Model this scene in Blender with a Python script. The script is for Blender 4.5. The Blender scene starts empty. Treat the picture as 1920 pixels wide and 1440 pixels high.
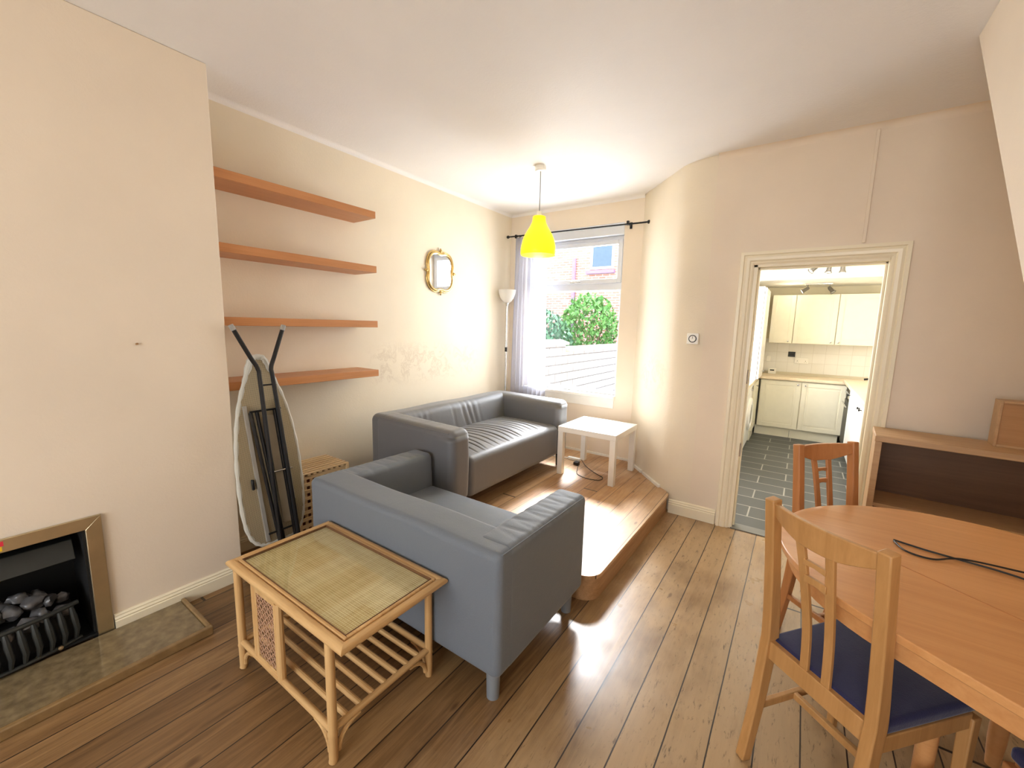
import bpy, bmesh, math, random
from mathutils import Vector, Matrix
S = bpy.context.scene
C = S.collection
PI = math.pi
R = math.radians
random.seed(7)

# ------------------------------------------------------------ camera, sky, lights, exposure
cam_d = bpy.data.cameras.new('camera'); cam = bpy.data.objects.new('camera', cam_d); C.objects.link(cam)
FPX = 778.19
cam_d.sensor_fit = 'HORIZONTAL'; cam_d.sensor_width = 36.0; cam_d.lens = FPX / 1920 * 36.0
cam_d.clip_start = 0.03; cam_d.clip_end = 200
yaw, pitch, roll = 0.605103, -0.139668, -0.0237893
Rz = Matrix.Rotation(yaw, 3, 'Z'); Rx = Matrix.Rotation(pitch, 3, 'X'); Ry = Matrix.Rotation(roll, 3, 'Y')
M3 = Rz @ Rx @ Ry
right, fwd, up = M3.col[0], M3.col[1], M3.col[2]
CM = Matrix((right, up, -fwd)).transposed().to_4x4(); CM.translation = Vector((0, 0, 1.5))
cam.matrix_world = CM
S.camera = cam

world = bpy.data.worlds.new('sky'); S.world = world; world.use_nodes = True
wn = world.node_tree.nodes; wl = world.node_tree.links
bg = wn['Background']; bg.inputs['Strength'].default_value = 5.0
_tc = wn.new('ShaderNodeTexCoord'); _sx = wn.new('ShaderNodeSeparateXYZ'); _cr = wn.new('ShaderNodeValToRGB')
wl.new(_tc.outputs['Generated'], _sx.inputs[0]); wl.new(_sx.outputs['Z'], _cr.inputs[0]); wl.new(_cr.outputs[0], bg.inputs['Color'])
_cr.color_ramp.elements[0].position = 0.0; _cr.color_ramp.elements[0].color = (0.93, 0.96, 1.0, 1)
_cr.color_ramp.elements[1].position = 0.7; _cr.color_ramp.elements[1].color = (0.80, 0.90, 1.0, 1)

def area_light(name, loc, rot, sx, sy, energy, color, portal=False):
    d = bpy.data.lights.new(name, 'AREA'); d.shape = 'RECTANGLE'; d.size = sx; d.size_y = sy
    d.energy = energy; d.color = color
    o = bpy.data.objects.new(name, d); C.objects.link(o); o.location = loc; o.rotation_euler = rot
    if portal: d.cycles.is_portal = True
    return o
area_light('window_portal', (-2.09, 4.35, 1.65), (R(-90), 0, 0), 1.2, 1.8, 1, (1, 1, 1), True)
area_light('front_portal', (-0.75, -3.35, 1.5), (R(90), 0, 0), 2.7, 1.9, 1, (1, 1, 1), True)
area_light('kitchen_portal', (-1.27, 5.3, 1.55), (0, R(-90), 0), 1.1, 1.5, 1, (1, 1, 1), True)
sun_d = bpy.data.lights.new('sun', 'SUN'); sun_d.energy = 17.0; sun_d.angle = R(17); sun_d.color = (0.97, 0.98, 1.0)
sun = bpy.data.objects.new('sun', sun_d); C.objects.link(sun); sun.rotation_euler = Vector((-0.44, 1.0, 1.08)).to_track_quat('Z', 'Y').to_euler()
# lamps added to boost daylight; the front and kitchen windows are unseen guesses
area_light('front_fill', (-0.75, -3.25, 1.5), (R(90), 0, 0), 2.5, 1.8, 52, (0.93, 0.97, 1.0))
area_light('rear_daylight', (-2.09, 4.27, 1.68), (R(-84), 0, 0), 1.05, 1.6, 62, (0.88, 0.94, 1.0))
area_light('kitchen_fill', (-1.09, 5.3, 1.6), (0, R(-90), 0), 1.1, 0.95, 62, (1.0, 1.0, 0.98))

S.view_settings.view_transform = 'Standard'; S.view_settings.look = 'None'
S.view_settings.exposure = 0.38; S.view_settings.gamma = 1.0
S.view_settings.use_curve_mapping = False
S.cycles.max_bounces = 12; S.cycles.diffuse_bounces = 6; S.cycles.glossy_bounces = 4
S.cycles.transparent_max_bounces = 12; S.cycles.transmission_bounces = 6
S.cycles.caustics_reflective = False; S.cycles.caustics_refractive = False
S.cycles.sample_clamp_indirect = 6.0
S.cycles.use_denoising = True

# ------------------------------------------------------------ materials
def lin(c):
    return tuple(((v / 255) / 12.92 if v / 255 <= 0.04045 else ((v / 255 + 0.055) / 1.055) ** 2.4) for v in c) + (1,)

class NT:
    def __init__(s, name):
        s.m = bpy.data.materials.new(name); s.m.use_nodes = True
        s.n = s.m.node_tree.nodes; s.l = s.m.node_tree.links
        s.b = s.n['Principled BSDF']; s.out = s.n['Material Output']
        s.tc = s.n.new('ShaderNodeTexCoord')
    def node(s, t, **kw):
        o = s.n.new(t)
        for k, v in kw.items():
            if k.startswith('in_'):
                key = k[3:]
                o.inputs[int(key) if key.isdigit() else key.replace('_', ' ')].default_value = v
            else: setattr(o, k, v)
        return o
    def link(s, a, b): s.l.new(a, b)
    def val(s, x, inp):
        if isinstance(x, (int, float)): inp.default_value = x
        else: s.l.new(x, inp)
    def math(s, op, a, b=0.0, c=0.0):
        o = s.n.new('ShaderNodeMath'); o.operation = op
        s.val(a, o.inputs[0]); s.val(b, o.inputs[1]); s.val(c, o.inputs[2])
        return o.outputs[0]
    def mapping(s, scale=(1, 1, 1), rot=(0, 0, 0), src=None):
        o = s.n.new('ShaderNodeMapping'); o.inputs['Scale'].default_value = scale; o.inputs['Rotation'].default_value = rot
        s.l.new(src if src is not None else s.tc.outputs['Object'], o.inputs['Vector']); return o.outputs[0]
    def noise(s, scale, vec=None, detail=4, rough=0.55, dist=0.0):
        o = s.n.new('ShaderNodeTexNoise'); o.inputs['Scale'].default_value = scale
        o.inputs['Detail'].default_value = detail; o.inputs['Roughness'].default_value = rough; o.inputs['Distortion'].default_value = dist
        s.l.new(vec if vec is not None else s.tc.outputs['Object'], o.inputs['Vector']); return o.outputs['Fac']
    def ramp(s, fac, stops, interp='LINEAR'):
        o = s.n.new('ShaderNodeValToRGB'); o.color_ramp.interpolation = interp
        e = o.color_ramp.elements
        while len(e) < len(stops): e.new(0.5)
        for i, (p, c) in enumerate(stops):
            e[i].position = p; e[i].color = c if len(c) == 4 else tuple(c) + (1,)
        s.l.new(fac, o.inputs[0]); return o.outputs[0]
    def mix(s, fac, a, b, mode='MIX'):
        o = s.n.new('ShaderNodeMix'); o.data_type = 'RGBA'; o.blend_type = mode
        s.val(fac, o.inputs[0])
        for v, i in ((a, 6), (b, 7)):
            if isinstance(v, tuple): o.inputs[i].default_value = v
            else: s.l.new(v, o.inputs[i])
        return o.outputs[2]
    def bump(s, h, strength=0.2, dist=0.01):
        o = s.n.new('ShaderNodeBump'); o.inputs['Strength'].default_value = strength; o.inputs['Distance'].default_value = dist
        s.l.new(h, o.inputs['Height']); s.l.new(o.outputs[0], s.b.inputs['Normal']); return o
    def col(s, c):
        if isinstance(c, tuple): s.b.inputs['Base Color'].default_value = c
        else: s.l.new(c, s.b.inputs['Base Color'])
    def set(s, rough=None, metal=None, spec=None):
        if rough is not None: s.val(rough, s.b.inputs['Roughness'])
        if metal is not None: s.b.inputs['Metallic'].default_value = metal
        if spec is not None: s.b.inputs['Specular IOR Level'].default_value = spec

def plain(name, rgb, rough=0.5, metal=0.0, spec=0.5, vary=0.06, vs=12.0, bump=0.0, bs=200.0):
    t = NT(name); c = lin(rgb)
    n = t.noise(vs, detail=5)
    lo = tuple(max(0, v * (1 - vary)) for v in c[:3]) + (1,); hi = tuple(min(1, v * (1 + vary)) for v in c[:3]) + (1,)
    t.col(t.ramp(n, [(0.3, lo), (0.7, hi)])); t.set(rough, metal, spec)
    if bump: t.bump(t.noise(bs, detail=3), bump, 0.002)
    return t.m

def wood(name, c1, c2, axis=0, scale=1.0, rough=0.4, contrast=1.0):
    t = NT(name)
    sc = [14 * scale] * 3; sc[axis] = 0.9 * scale
    v = t.mapping(tuple(sc))
    n = t.noise(2.2, v, 8, 0.6, 0.6)
    v2 = t.mapping(tuple([60 * scale if i != axis else 2.0 * scale for i in range(3)]))
    n2 = t.noise(3.0, v2, 4, 0.6)
    f = t.math('ADD', t.math('MULTIPLY', n, 0.7), t.math('MULTIPLY', n2, 0.3))
    t.col(t.ramp(f, [(0.5 - 0.16 / contrast, lin(c1)), (0.5 + 0.16 / contrast, lin(c2))]))
    t.set(rough); t.bump(n2, 0.06, 0.002)
    return t.m

def wall_mat(name, rgb, stain=None, bumpy=0.25, vary=0.05):
    t = NT(name); c = lin(rgb)
    lo = tuple(v * (1 - vary) for v in c[:3]) + (1,); hi = tuple(min(1, v * (1 + vary)) for v in c[:3]) + (1,)
    base = t.ramp(t.noise(1.3, detail=6), [(0.3, lo), (0.7, hi)])
    if stain:
        (sy0, sy1, sz0, sz1, ax) = stain
        sp = t.node('ShaderNodeSeparateXYZ'); t.link(t.tc.outputs['Object'], sp.inputs[0])
        a = sp.outputs[ax]; z = sp.outputs[2]
        def band(v, lo_, hi_, soft):
            m1 = t.node('ShaderNodeMapRange', interpolation_type='SMOOTHSTEP'); t.link(v, m1.inputs[0]); m1.inputs[1].default_value = lo_ - soft; m1.inputs[2].default_value = lo_ + soft
            m2 = t.node('ShaderNodeMapRange', interpolation_type='SMOOTHSTEP'); t.link(v, m2.inputs[0]); m2.inputs[1].default_value = hi_ + soft; m2.inputs[2].default_value = hi_ - soft
            return t.math('MULTIPLY', m1.outputs[0], m2.outputs[0])
        reg = t.math('MULTIPLY', band(a, sy0, sy1, 0.12), band(z, sz0, sz1, 0.08))
        nn = t.noise(9, detail=8, rough=0.7, dist=1.2)
        mk = t.ramp(nn, [(0.50, (0, 0, 0, 1)), (0.56, (1, 1, 1, 1)), (0.60, (0.2, 0.2, 0.2, 1)), (0.7, (0, 0, 0, 1))])
        m = t.math('MULTIPLY', reg, mk)
        base = t.mix(t.math('MULTIPLY', m, 0.32), base, lin((172, 150, 122)))
    t.col(base); t.set(0.72, spec=0.35)
    h = t.math('ADD', t.math('MULTIPLY', t.noise(90, detail=3), 0.4), t.math('MULTIPLY', t.noise(6, detail=4), 0.7))
    t.bump(h, bumpy, 0.006)
    return t.m

def boards(name, x0, pitch, cols, joints=2.3, gap=0.022, rough=0.38, wear=1.0, seed=0.0, slant=0.0, path=None):
    t = NT(name)
    sp = t.node('ShaderNodeSeparateXYZ'); t.link(t.tc.outputs['Object'], sp.inputs[0])
    x, y = sp.outputs[0], sp.outputs[1]
    if slant: x = t.math('ADD', x, t.math('MULTIPLY', y, slant))
    u = t.math('DIVIDE', t.math('SUBTRACT', x, x0), pitch)
    idx = t.math('FLOOR', u); fr = t.math('FRACT', u)
    wob = t.math('MULTIPLY', t.math('SUBTRACT', t.noise(3.0, t.mapping((0.2, 1, 1)), 3), 0.5), 0.03)
    fr2 = t.math('ADD', fr, wob)
    g1 = t.math('LESS_THAN', fr2, gap); g2 = t.math('GREATER_THAN', fr2, 1 - gap * 0.6)
    wn_ = t.node('ShaderNodeTexWhiteNoise', noise_dimensions='1D'); t.link(t.math('ADD', idx, 17.3 + seed), wn_.inputs['W'])
    rnd = wn_.outputs['Value']
    yy = t.math('DIVIDE', t.math('ADD', y, t.math('MULTIPLY', rnd, joints)), joints)
    jj = t.math('LESS_THAN', t.math('FRACT', yy), 0.0022)
    j2 = t.math('FLOOR', yy)
    wn2 = t.node('ShaderNodeTexWhiteNoise', noise_dimensions='2D'); cb = t.node('ShaderNodeCombineXYZ')
    t.link(idx, cb.inputs[0]); t.link(j2, cb.inputs[1]); t.link(cb.outputs[0], wn2.inputs['Vector'])
    gapm = t.math('MAXIMUM', t.math('MAXIMUM', g1, g2), jj)
    # grain running along the boards, offset per board
    off = t.node('ShaderNodeCombineXYZ'); t.link(t.math('MULTIPLY', rnd, 7.0), off.inputs[1]); t.link(t.math('MULTIPLY', rnd, 3.0), off.inputs[2])
    va = t.node('ShaderNodeVectorMath', operation='ADD'); t.link(t.tc.outputs['Object'], va.inputs[0]); t.link(off.outputs[0], va.inputs[1])
    gr = t.noise(2.0, t.mapping((16, 1.1, 1), src=va.outputs[0]), 8, 0.62, 1.2)
    fine = t.noise(3.0, t.mapping((80, 3.0, 1), src=va.outputs[0]), 4, 0.6)
    big = t.noise(1.1, t.mapping((1.5, 0.8, 1)), 5, 0.6)
    f = t.math('ADD', t.math('MULTIPLY', gr, 0.55), t.math('ADD', t.math('MULTIPLY', fine, 0.2), t.math('MULTIPLY', wn2.outputs['Value'], 0.25)))
    c = t.ramp(f, [(0.30, lin(cols[0])), (0.5, lin(cols[1])), (0.68, lin(cols[2]))])
    # scuffed pale grey patches where the varnish has gone
    if path:   # the walked strip towards the kitchen door is worn pale
        mr = t.node('ShaderNodeMapRange', interpolation_type='SMOOTHSTEP'); t.link(t.math('ADD', x, t.math('MULTIPLY', t.noise(1.7, detail=4), 0.5)), mr.inputs[0])
        mr.inputs[1].default_value = path[0]; mr.inputs[2].default_value = path[1]
        big = t.math('ADD', big, t.math('MULTIPLY', t.math('SUBTRACT', mr.outputs[0], 0.55), 0.28))
    pm = t.ramp(big, [(0.46, (0, 0, 0, 1)), (0.62, (1, 1, 1, 1))])
    c = t.mix(t.math('MULTIPLY', pm, 0.72 * wear), c, lin(cols[3]))
    # knots
    vo = t.node('ShaderNodeTexVoronoi', in_Scale=1.0); t.link(t.mapping((9, 3.2, 1), src=va.outputs[0]), vo.inputs['Vector'])
    kn = t.ramp(vo.outputs['Distance'], [(0.05, (1, 1, 1, 1)), (0.11, (0, 0, 0, 1))])
    c = t.mix(t.math('MULTIPLY', kn, 0.6), c, lin((70, 44, 26)))
    # black speckle and wear marks
    sk = t.noise(20, t.mapping((3.2, 0.7, 1)), 7, 0.78, 0.4)
    sm = t.ramp(sk, [(0.56, (0, 0, 0, 1)), (0.66, (1, 1, 1, 1))])
    c = t.mix(t.math('MULTIPLY', t.math('MULTIPLY', sm, t.math('ADD', t.math('MULTIPLY', pm, 0.8), 0.12)), 0.85 * wear), c, lin((60, 42, 28)))
    c = t.mix(gapm, c, lin((44, 31, 22)))
    t.col(c)
    rr = t.math('ADD', rough, t.math('MULTIPLY', t.math('SUBTRACT', t.noise(7, detail=5), 0.5), 0.35))
    t.set(rr, spec=0.55)
    h = t.math('SUBTRACT', t.math('ADD', t.math('MULTIPLY', fine, 0.12), t.math('MULTIPLY', gr, 0.25)), gapm)
    t.bump(h, 0.45, 0.004)
    return t.m

def fabric(name, rgb, rough=0.9, vary=0.05, weave=900.0, spec=0.3, sheen=0.25):
    t = NT(name); c = lin(rgb)
    lo = tuple(v * (1 - vary) for v in c[:3]) + (1,); hi = tuple(min(1, v * (1 + vary)) for v in c[:3]) + (1,)
    t.col(t.ramp(t.noise(350, detail=2), [(0.3, lo), (0.7, hi)])); t.set(rough, spec=spec)
    t.b.inputs['Sheen Weight'].default_value = sheen; t.b.inputs['Sheen Roughness'].default_value = 0.4
    t.bump(t.math('ADD', t.noise(weave * 0.3, detail=2), t.math('MULTIPLY', t.noise(14, detail=4), 2.0)), 0.25, 0.003)
    return t.m

def brick(name, c1, c2, mortar, bw=0.22, bh=0.075, ms=0.012, plane='YZ', rough=0.85, offset=0.5, bump=0.4, spec=0.3):
    t = NT(name)
    sp = t.node('ShaderNodeSeparateXYZ'); t.link(t.tc.outputs['Object'], sp.inputs[0])
    cb = t.node('ShaderNodeCombineXYZ')
    ia, ib = {'YZ': (1, 2), 'XZ': (0, 2), 'XY': (0, 1)}[plane]
    t.link(sp.outputs[ia], cb.inputs[0]); t.link(sp.outputs[ib], cb.inputs[1])
    b = t.node('ShaderNodeTexBrick', offset=offset); t.link(cb.outputs[0], b.inputs['Vector'])
    b.inputs['Color1'].default_value = lin(c1); b.inputs['Color2'].default_value = lin(c2); b.inputs['Mortar'].default_value = lin(mortar)
    b.inputs['Scale'].default_value = 1.0; b.inputs['Mortar Size'].default_value = ms; b.inputs['Brick Width'].default_value = bw
    b.inputs['Row Height'].default_value = bh; b.inputs['Mortar Smooth'].default_value = 0.1
    c = t.mix(t.math('MULTIPLY', t.noise(8, detail=5), 0.18), b.outputs['Color'], lin(tuple(int(v * 0.8) for v in c1)))
    t.col(c); t.set(rough, spec=spec)
    t.bump(t.math('SUBTRACT', 1.0, b.outputs['Fac']), bump, 0.006)
    return t.m

def glass(name, tint=(1, 1, 1), gloss=1.0):
    t = NT(name); t.n.remove(t.b)
    tr = t.n.new('ShaderNodeBsdfTransparent'); tr.inputs[0].default_value = tuple(tint) + (1,)
    gl = t.n.new('ShaderNodeBsdfGlossy'); gl.inputs['Roughness'].default_value = 0.02
    lw = t.n.new('ShaderNodeLayerWeight'); lw.inputs['Blend'].default_value = 0.5
    fr_ = t.math('ADD', t.math('MULTIPLY', t.math('POWER', lw.outputs['Facing'], 4.0), 0.9), 0.035)
    mx = t.n.new('ShaderNodeMixShader')
    t.link(t.math('MULTIPLY', fr_, gloss), mx.inputs[0]); t.link(tr.outputs[0], mx.inputs[1]); t.link(gl.outputs[0], mx.inputs[2])
    t.link(mx.outputs[0], t.out.inputs[0]); return t.m

def sheer(name, rgb, trans=0.35):
    t = NT(name); t.n.remove(t.b); c = lin(rgb)
    tr = t.n.new('ShaderNodeBsdfTransparent'); df = t.n.new('ShaderNodeBsdfDiffuse'); tl = t.n.new('ShaderNodeBsdfTranslucent')
    for x in (df, tl): x.inputs[0].default_value = c
    m1 = t.n.new('ShaderNodeMixShader'); m1.inputs[0].default_value = 0.30
    m2 = t.n.new('ShaderNodeMixShader')
    w = t.noise(900, detail=1)
    t.link(t.math('ADD', t.math('MULTIPLY', w, 0.1), trans), m2.inputs[0])
    t.link(df.outputs[0], m1.inputs[1]); t.link(tl.outputs[0], m1.inputs[2])
    t.link(m1.outputs[0], m2.inputs[1]); t.link(tr.outputs[0], m2.inputs[2]); t.link(m2.outputs[0], t.out.inputs[0]); return t.m

def emit(name, rgb, st):
    t = NT(name); t.col(lin(rgb)); t.b.inputs['Emission Color'].default_value = lin(rgb); t.b.inputs['Emission Strength'].default_value = st
    return t.m

M = {}
M['wall'] = wall_mat('cream wall paint', (229, 215, 196))
M['wall_l'] = wall_mat('cream wall paint with damp marks', (229, 218, 197), stain=(2.15, 3.45, 1.0, 1.3, 1))
M['wall_a'] = wall_mat('cream wall paint with flaking patch', (229, 217, 196), stain=(3.6, 3.95, 0.95, 1.25, 1), bumpy=0.45)
M['ceil'] = wall_mat('textured ceiling paint', (233, 230, 227), bumpy=0.5, vary=0.03)
M['kwall'] = wall_mat('kitchen wall paint', (222, 214, 190), bumpy=0.1)
M['kceil'] = plain('kitchen ceiling paint', (238, 236, 230), 0.7)
M['gloss'] = plain('cream gloss paint', (236, 226, 200), 0.35, vary=0.015, vs=3)
M['gloss2'] = plain('white gloss paint', (236, 232, 222), 0.35, vary=0.03)
M['floor'] = boards('worn pine floorboards', -0.83, 0.1385, [(88, 63, 39), (130, 99, 65), (162, 129, 88), (184, 156, 118)], joints=5.5, gap=0.023, rough=0.34, path=(-0.95, -0.1))
M['plat'] = boards('varnished pine platform boards', -0.80, 0.118, [(140, 102, 66), (178, 136, 94), (202, 164, 120), (208, 186, 154)], joints=6.0, gap=0.018, rough=0.40, wear=0.45, seed=4.0, slant=-0.0)
M['riser'] = wood('pine riser board', (150, 112, 74), (190, 150, 108), 1, 0.8, 0.5)
M['tile'] = brick('slate floor tile', (66, 69, 68), (78, 80, 78), (158, 156, 148), 0.5, 0.235, 0.006, 'XY', 0.45, 0.46, 0.15, 0.5)
M['ktile'] = brick('white wall tile', (232, 230, 222), (236, 234, 228), (220, 217, 208), 0.15, 0.15, 0.003, 'XZ', 0.3, 0.0, 0.1)
M['upvc'] = plain('white window frame plastic', (214, 218, 226), 0.3, vary=0.015)
M['glass'] = glass('window glass')
M['tglass'] = glass('table glass', (0.98, 1, 0.98), 1.0)
M['sheer'] = sheer('sheer white voile', (186, 186, 196), 0.30)
M['iron'] = plain('black metal', (26, 25, 26), 0.4, 0.3)
M['blackpl'] = plain('black plastic', (22, 22, 23), 0.45)
M['brass'] = plain('dull brass', (204, 188, 154), 0.4, 1.0, vary=0.12, vs=6)
M['gold'] = plain('antique gold paint', (196, 168, 110), 0.35, 0.8, vary=0.15, vs=40)
M['chrome'] = plain('brushed steel', (200, 198, 194), 0.25, 1.0)
M['steel_dark'] = plain('satin nickel', (120, 116, 110), 0.35, 1.0)
M['mirror'] = plain('mirror silver', (245, 246, 246), 0.02, 1.0, vary=0.0)
M['shelfwood'] = wood('beech veneer shelf', (182, 122, 74), (198, 138, 90), 1, 0.8, 0.42)
M['table'] = wood('beech table top', (198, 140, 86), (216, 160, 104), 0, 0.6, 0.3)
M['chair'] = wood('beech chair wood', (172, 126, 74), (194, 146, 92), 2, 0.8, 0.38)
M['chair_r'] = wood('reddish beech chair wood', (176, 116, 68), (194, 134, 84), 2, 0.8, 0.38)
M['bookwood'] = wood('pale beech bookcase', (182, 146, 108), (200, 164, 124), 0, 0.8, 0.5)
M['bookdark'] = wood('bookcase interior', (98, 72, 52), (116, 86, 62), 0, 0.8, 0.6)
M['rattan'] = wood('rattan cane', (182, 140, 88), (216, 180, 128), 2, 0.9, 0.35)
M['rattan_x'] = wood('rattan cane along', (182, 140, 88), (216, 180, 128), 0, 0.9, 0.35)
M['rattan_y'] = wood('rattan cane across', (182, 140, 88), (216, 180, 128), 1, 0.9, 0.35)
M['redstripe'] = plain('red brown inlay', (112, 76, 48), 0.5)
M['sofa_a'] = fabric('grey cotton cover', (100, 100, 102), rough=0.48, spec=0.5, sheen=0.2)
M['sofa_b'] = fabric('blue grey cotton cover', (106, 113, 122), rough=0.6, spec=0.4, sheen=0.2)
M['lack'] = plain('white lacquer', (240, 238, 232), 0.28, vary=0.01)
M['shade'] = None
M['whitepl'] = plain('white plastic', (240, 238, 230), 0.35, vary=0.01)
M['navy'] = fabric('navy seat cloth', (42, 42, 78), 0.85, sheen=0.35)
M['cream_cab'] = plain('cream cabinet door', (236, 230, 208), 0.4, vary=0.02)
M['white_cab'] = plain('white cabinet door', (244, 243, 240), 0.3, vary=0.01)
M['worktop'] = plain('beige worktop', (226, 208, 178), 0.35, vary=0.05, vs=60)
M['hearth'] = plain('stone hearth tile', (124, 108, 80), 0.1, vary=0.3, vs=26, spec=0.9, bump=0.06, bs=30)
M['hearth_edge'] = plain('hearth edge tile', (136, 110, 74), 0.2, vary=0.15, vs=20)
M['soot'] = plain('dark grey metal', (52, 54, 52), 0.5, 0.4)
M['coal'] = plain('grey ceramic coal', (80, 79, 80), 0.32, vary=0.35, vs=30, bump=0.5, bs=60)
M['lining'] = plain('black fire lining', (10, 10, 10), 0.7)
M['boardmesh'] = None
M['padding'] = fabric('silvery cotton padding', (196, 194, 184), 0.7)
M['lattice'] = wood('pale lattice wood', (206, 176, 134), (226, 200, 160), 1, 1.0, 0.5)
M['redbrick'] = brick('red house brick', (176, 122, 108), (192, 142, 126), (200, 192, 186), 0.225, 0.075, 0.012, 'XZ')
M['whitebrick'] = brick('white painted yard brick', (186, 183, 180), (204, 200, 197), (104, 100, 100), 0.45, 0.15, 0.012, 'YZ')
M['coping'] = plain('pink coping stone', (196, 168, 156), 0.8, vary=0.12)
M['leaf'] = None
M['bluegl'] = plain('blue reflecting window glass', (48, 80, 104), 0.1, spec=0.8)
M['purple'] = plain('painted stone sill', (142, 116, 150), 0.6)
M['concrete'] = plain('yard concrete', (170, 166, 158), 0.8, vary=0.1, vs=5)
M['slate'] = plain('slate roof', (98, 100, 108), 0.6)

t = NT('yellow lamp plastic'); t.col(lin((255, 244, 70))); t.set(0.35)
t.b.inputs['Subsurface Weight'].default_value = 0.0
tl = t.n.new('ShaderNodeBsdfTranslucent'); tl.inputs[0].default_value = lin((255, 248, 90)); mx = t.n.new('ShaderNodeMixShader'); mx.inputs[0].default_value = 0.5
t.link(t.b.outputs[0], mx.inputs[1]); t.link(tl.outputs[0], mx.inputs[2]); t.link(mx.outputs[0], t.out.inputs[0]); M['shade'] = t.m
t = NT('frosted bowl plastic'); t.col(lin((240, 238, 232))); t.set(0.3)
tl = t.n.new('ShaderNodeBsdfTranslucent'); tl.inputs[0].default_value = lin((245, 243, 238)); mx = t.n.new('ShaderNodeMixShader'); mx.inputs[0].default_value = 0.45
t.link(t.b.outputs[0], mx.inputs[1]); t.link(tl.outputs[0], mx.inputs[2]); t.link(mx.outputs[0], t.out.inputs[0]); M['bowl'] = t.m
# perforated steel of the ironing board
t = NT('perforated beige steel'); vo = t.node('ShaderNodeTexVoronoi', in_Scale=150.0)
vo.inputs['Randomness'].default_value = 0.0; t.link(t.tc.outputs['Object'], vo.inputs['Vector'])
t.col(t.ramp(vo.outputs['Distance'], [(0.3, lin((104, 90, 68))), (0.42, lin((186, 172, 142)))])); t.set(0.5, 0.2); M['boardmesh'] = t.m
# woven raffia under the glass
t = NT('woven raffia'); sp = t.node('ShaderNodeSeparateXYZ'); t.link(t.tc.outputs['Object'], sp.inputs[0])
def stripes(t, v, f):
    return t.math('ABSOLUTE', t.math('SINE', t.math('MULTIPLY', v, f)))
a = stripes(t, sp.outputs[0], 330.0); b = stripes(t, sp.outputs[1], 330.0)
nn = t.noise(1.0, t.mapping((5, 60, 1)), 5, 0.6); nn2 = t.noise(1.0, t.mapping((60, 4, 1)), 5, 0.6)
f = t.math('ADD', t.math('MULTIPLY', t.math('MULTIPLY', a, b), 0.35), t.math('ADD', t.math('MULTIPLY', nn, 0.35), t.math('MULTIPLY', nn2, 0.35)))
t.col(t.ramp(f, [(0.2, lin((168, 134, 84))), (0.45, lin((224, 198, 144))), (0.65, lin((242, 226, 184)))])); t.set(0.55)
t.bump(t.math('MULTIPLY', a, b), 0.3, 0.002); M['raffia'] = t.m
# leaves
t = NT('ivy leaf'); t.col(t.ramp(t.noise(3.0, detail=3), [(0.3, lin((44, 88, 66))), (0.7, lin((84, 136, 92)))])); t.set(0.5); M['leaf'] = t.m
t = NT('bright leaf'); t.col(t.ramp(t.noise(3.0, detail=3), [(0.3, lin((62, 120, 56))), (0.7, lin((112, 166, 84)))])); t.set(0.5); M['leaf2'] = t.m

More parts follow.
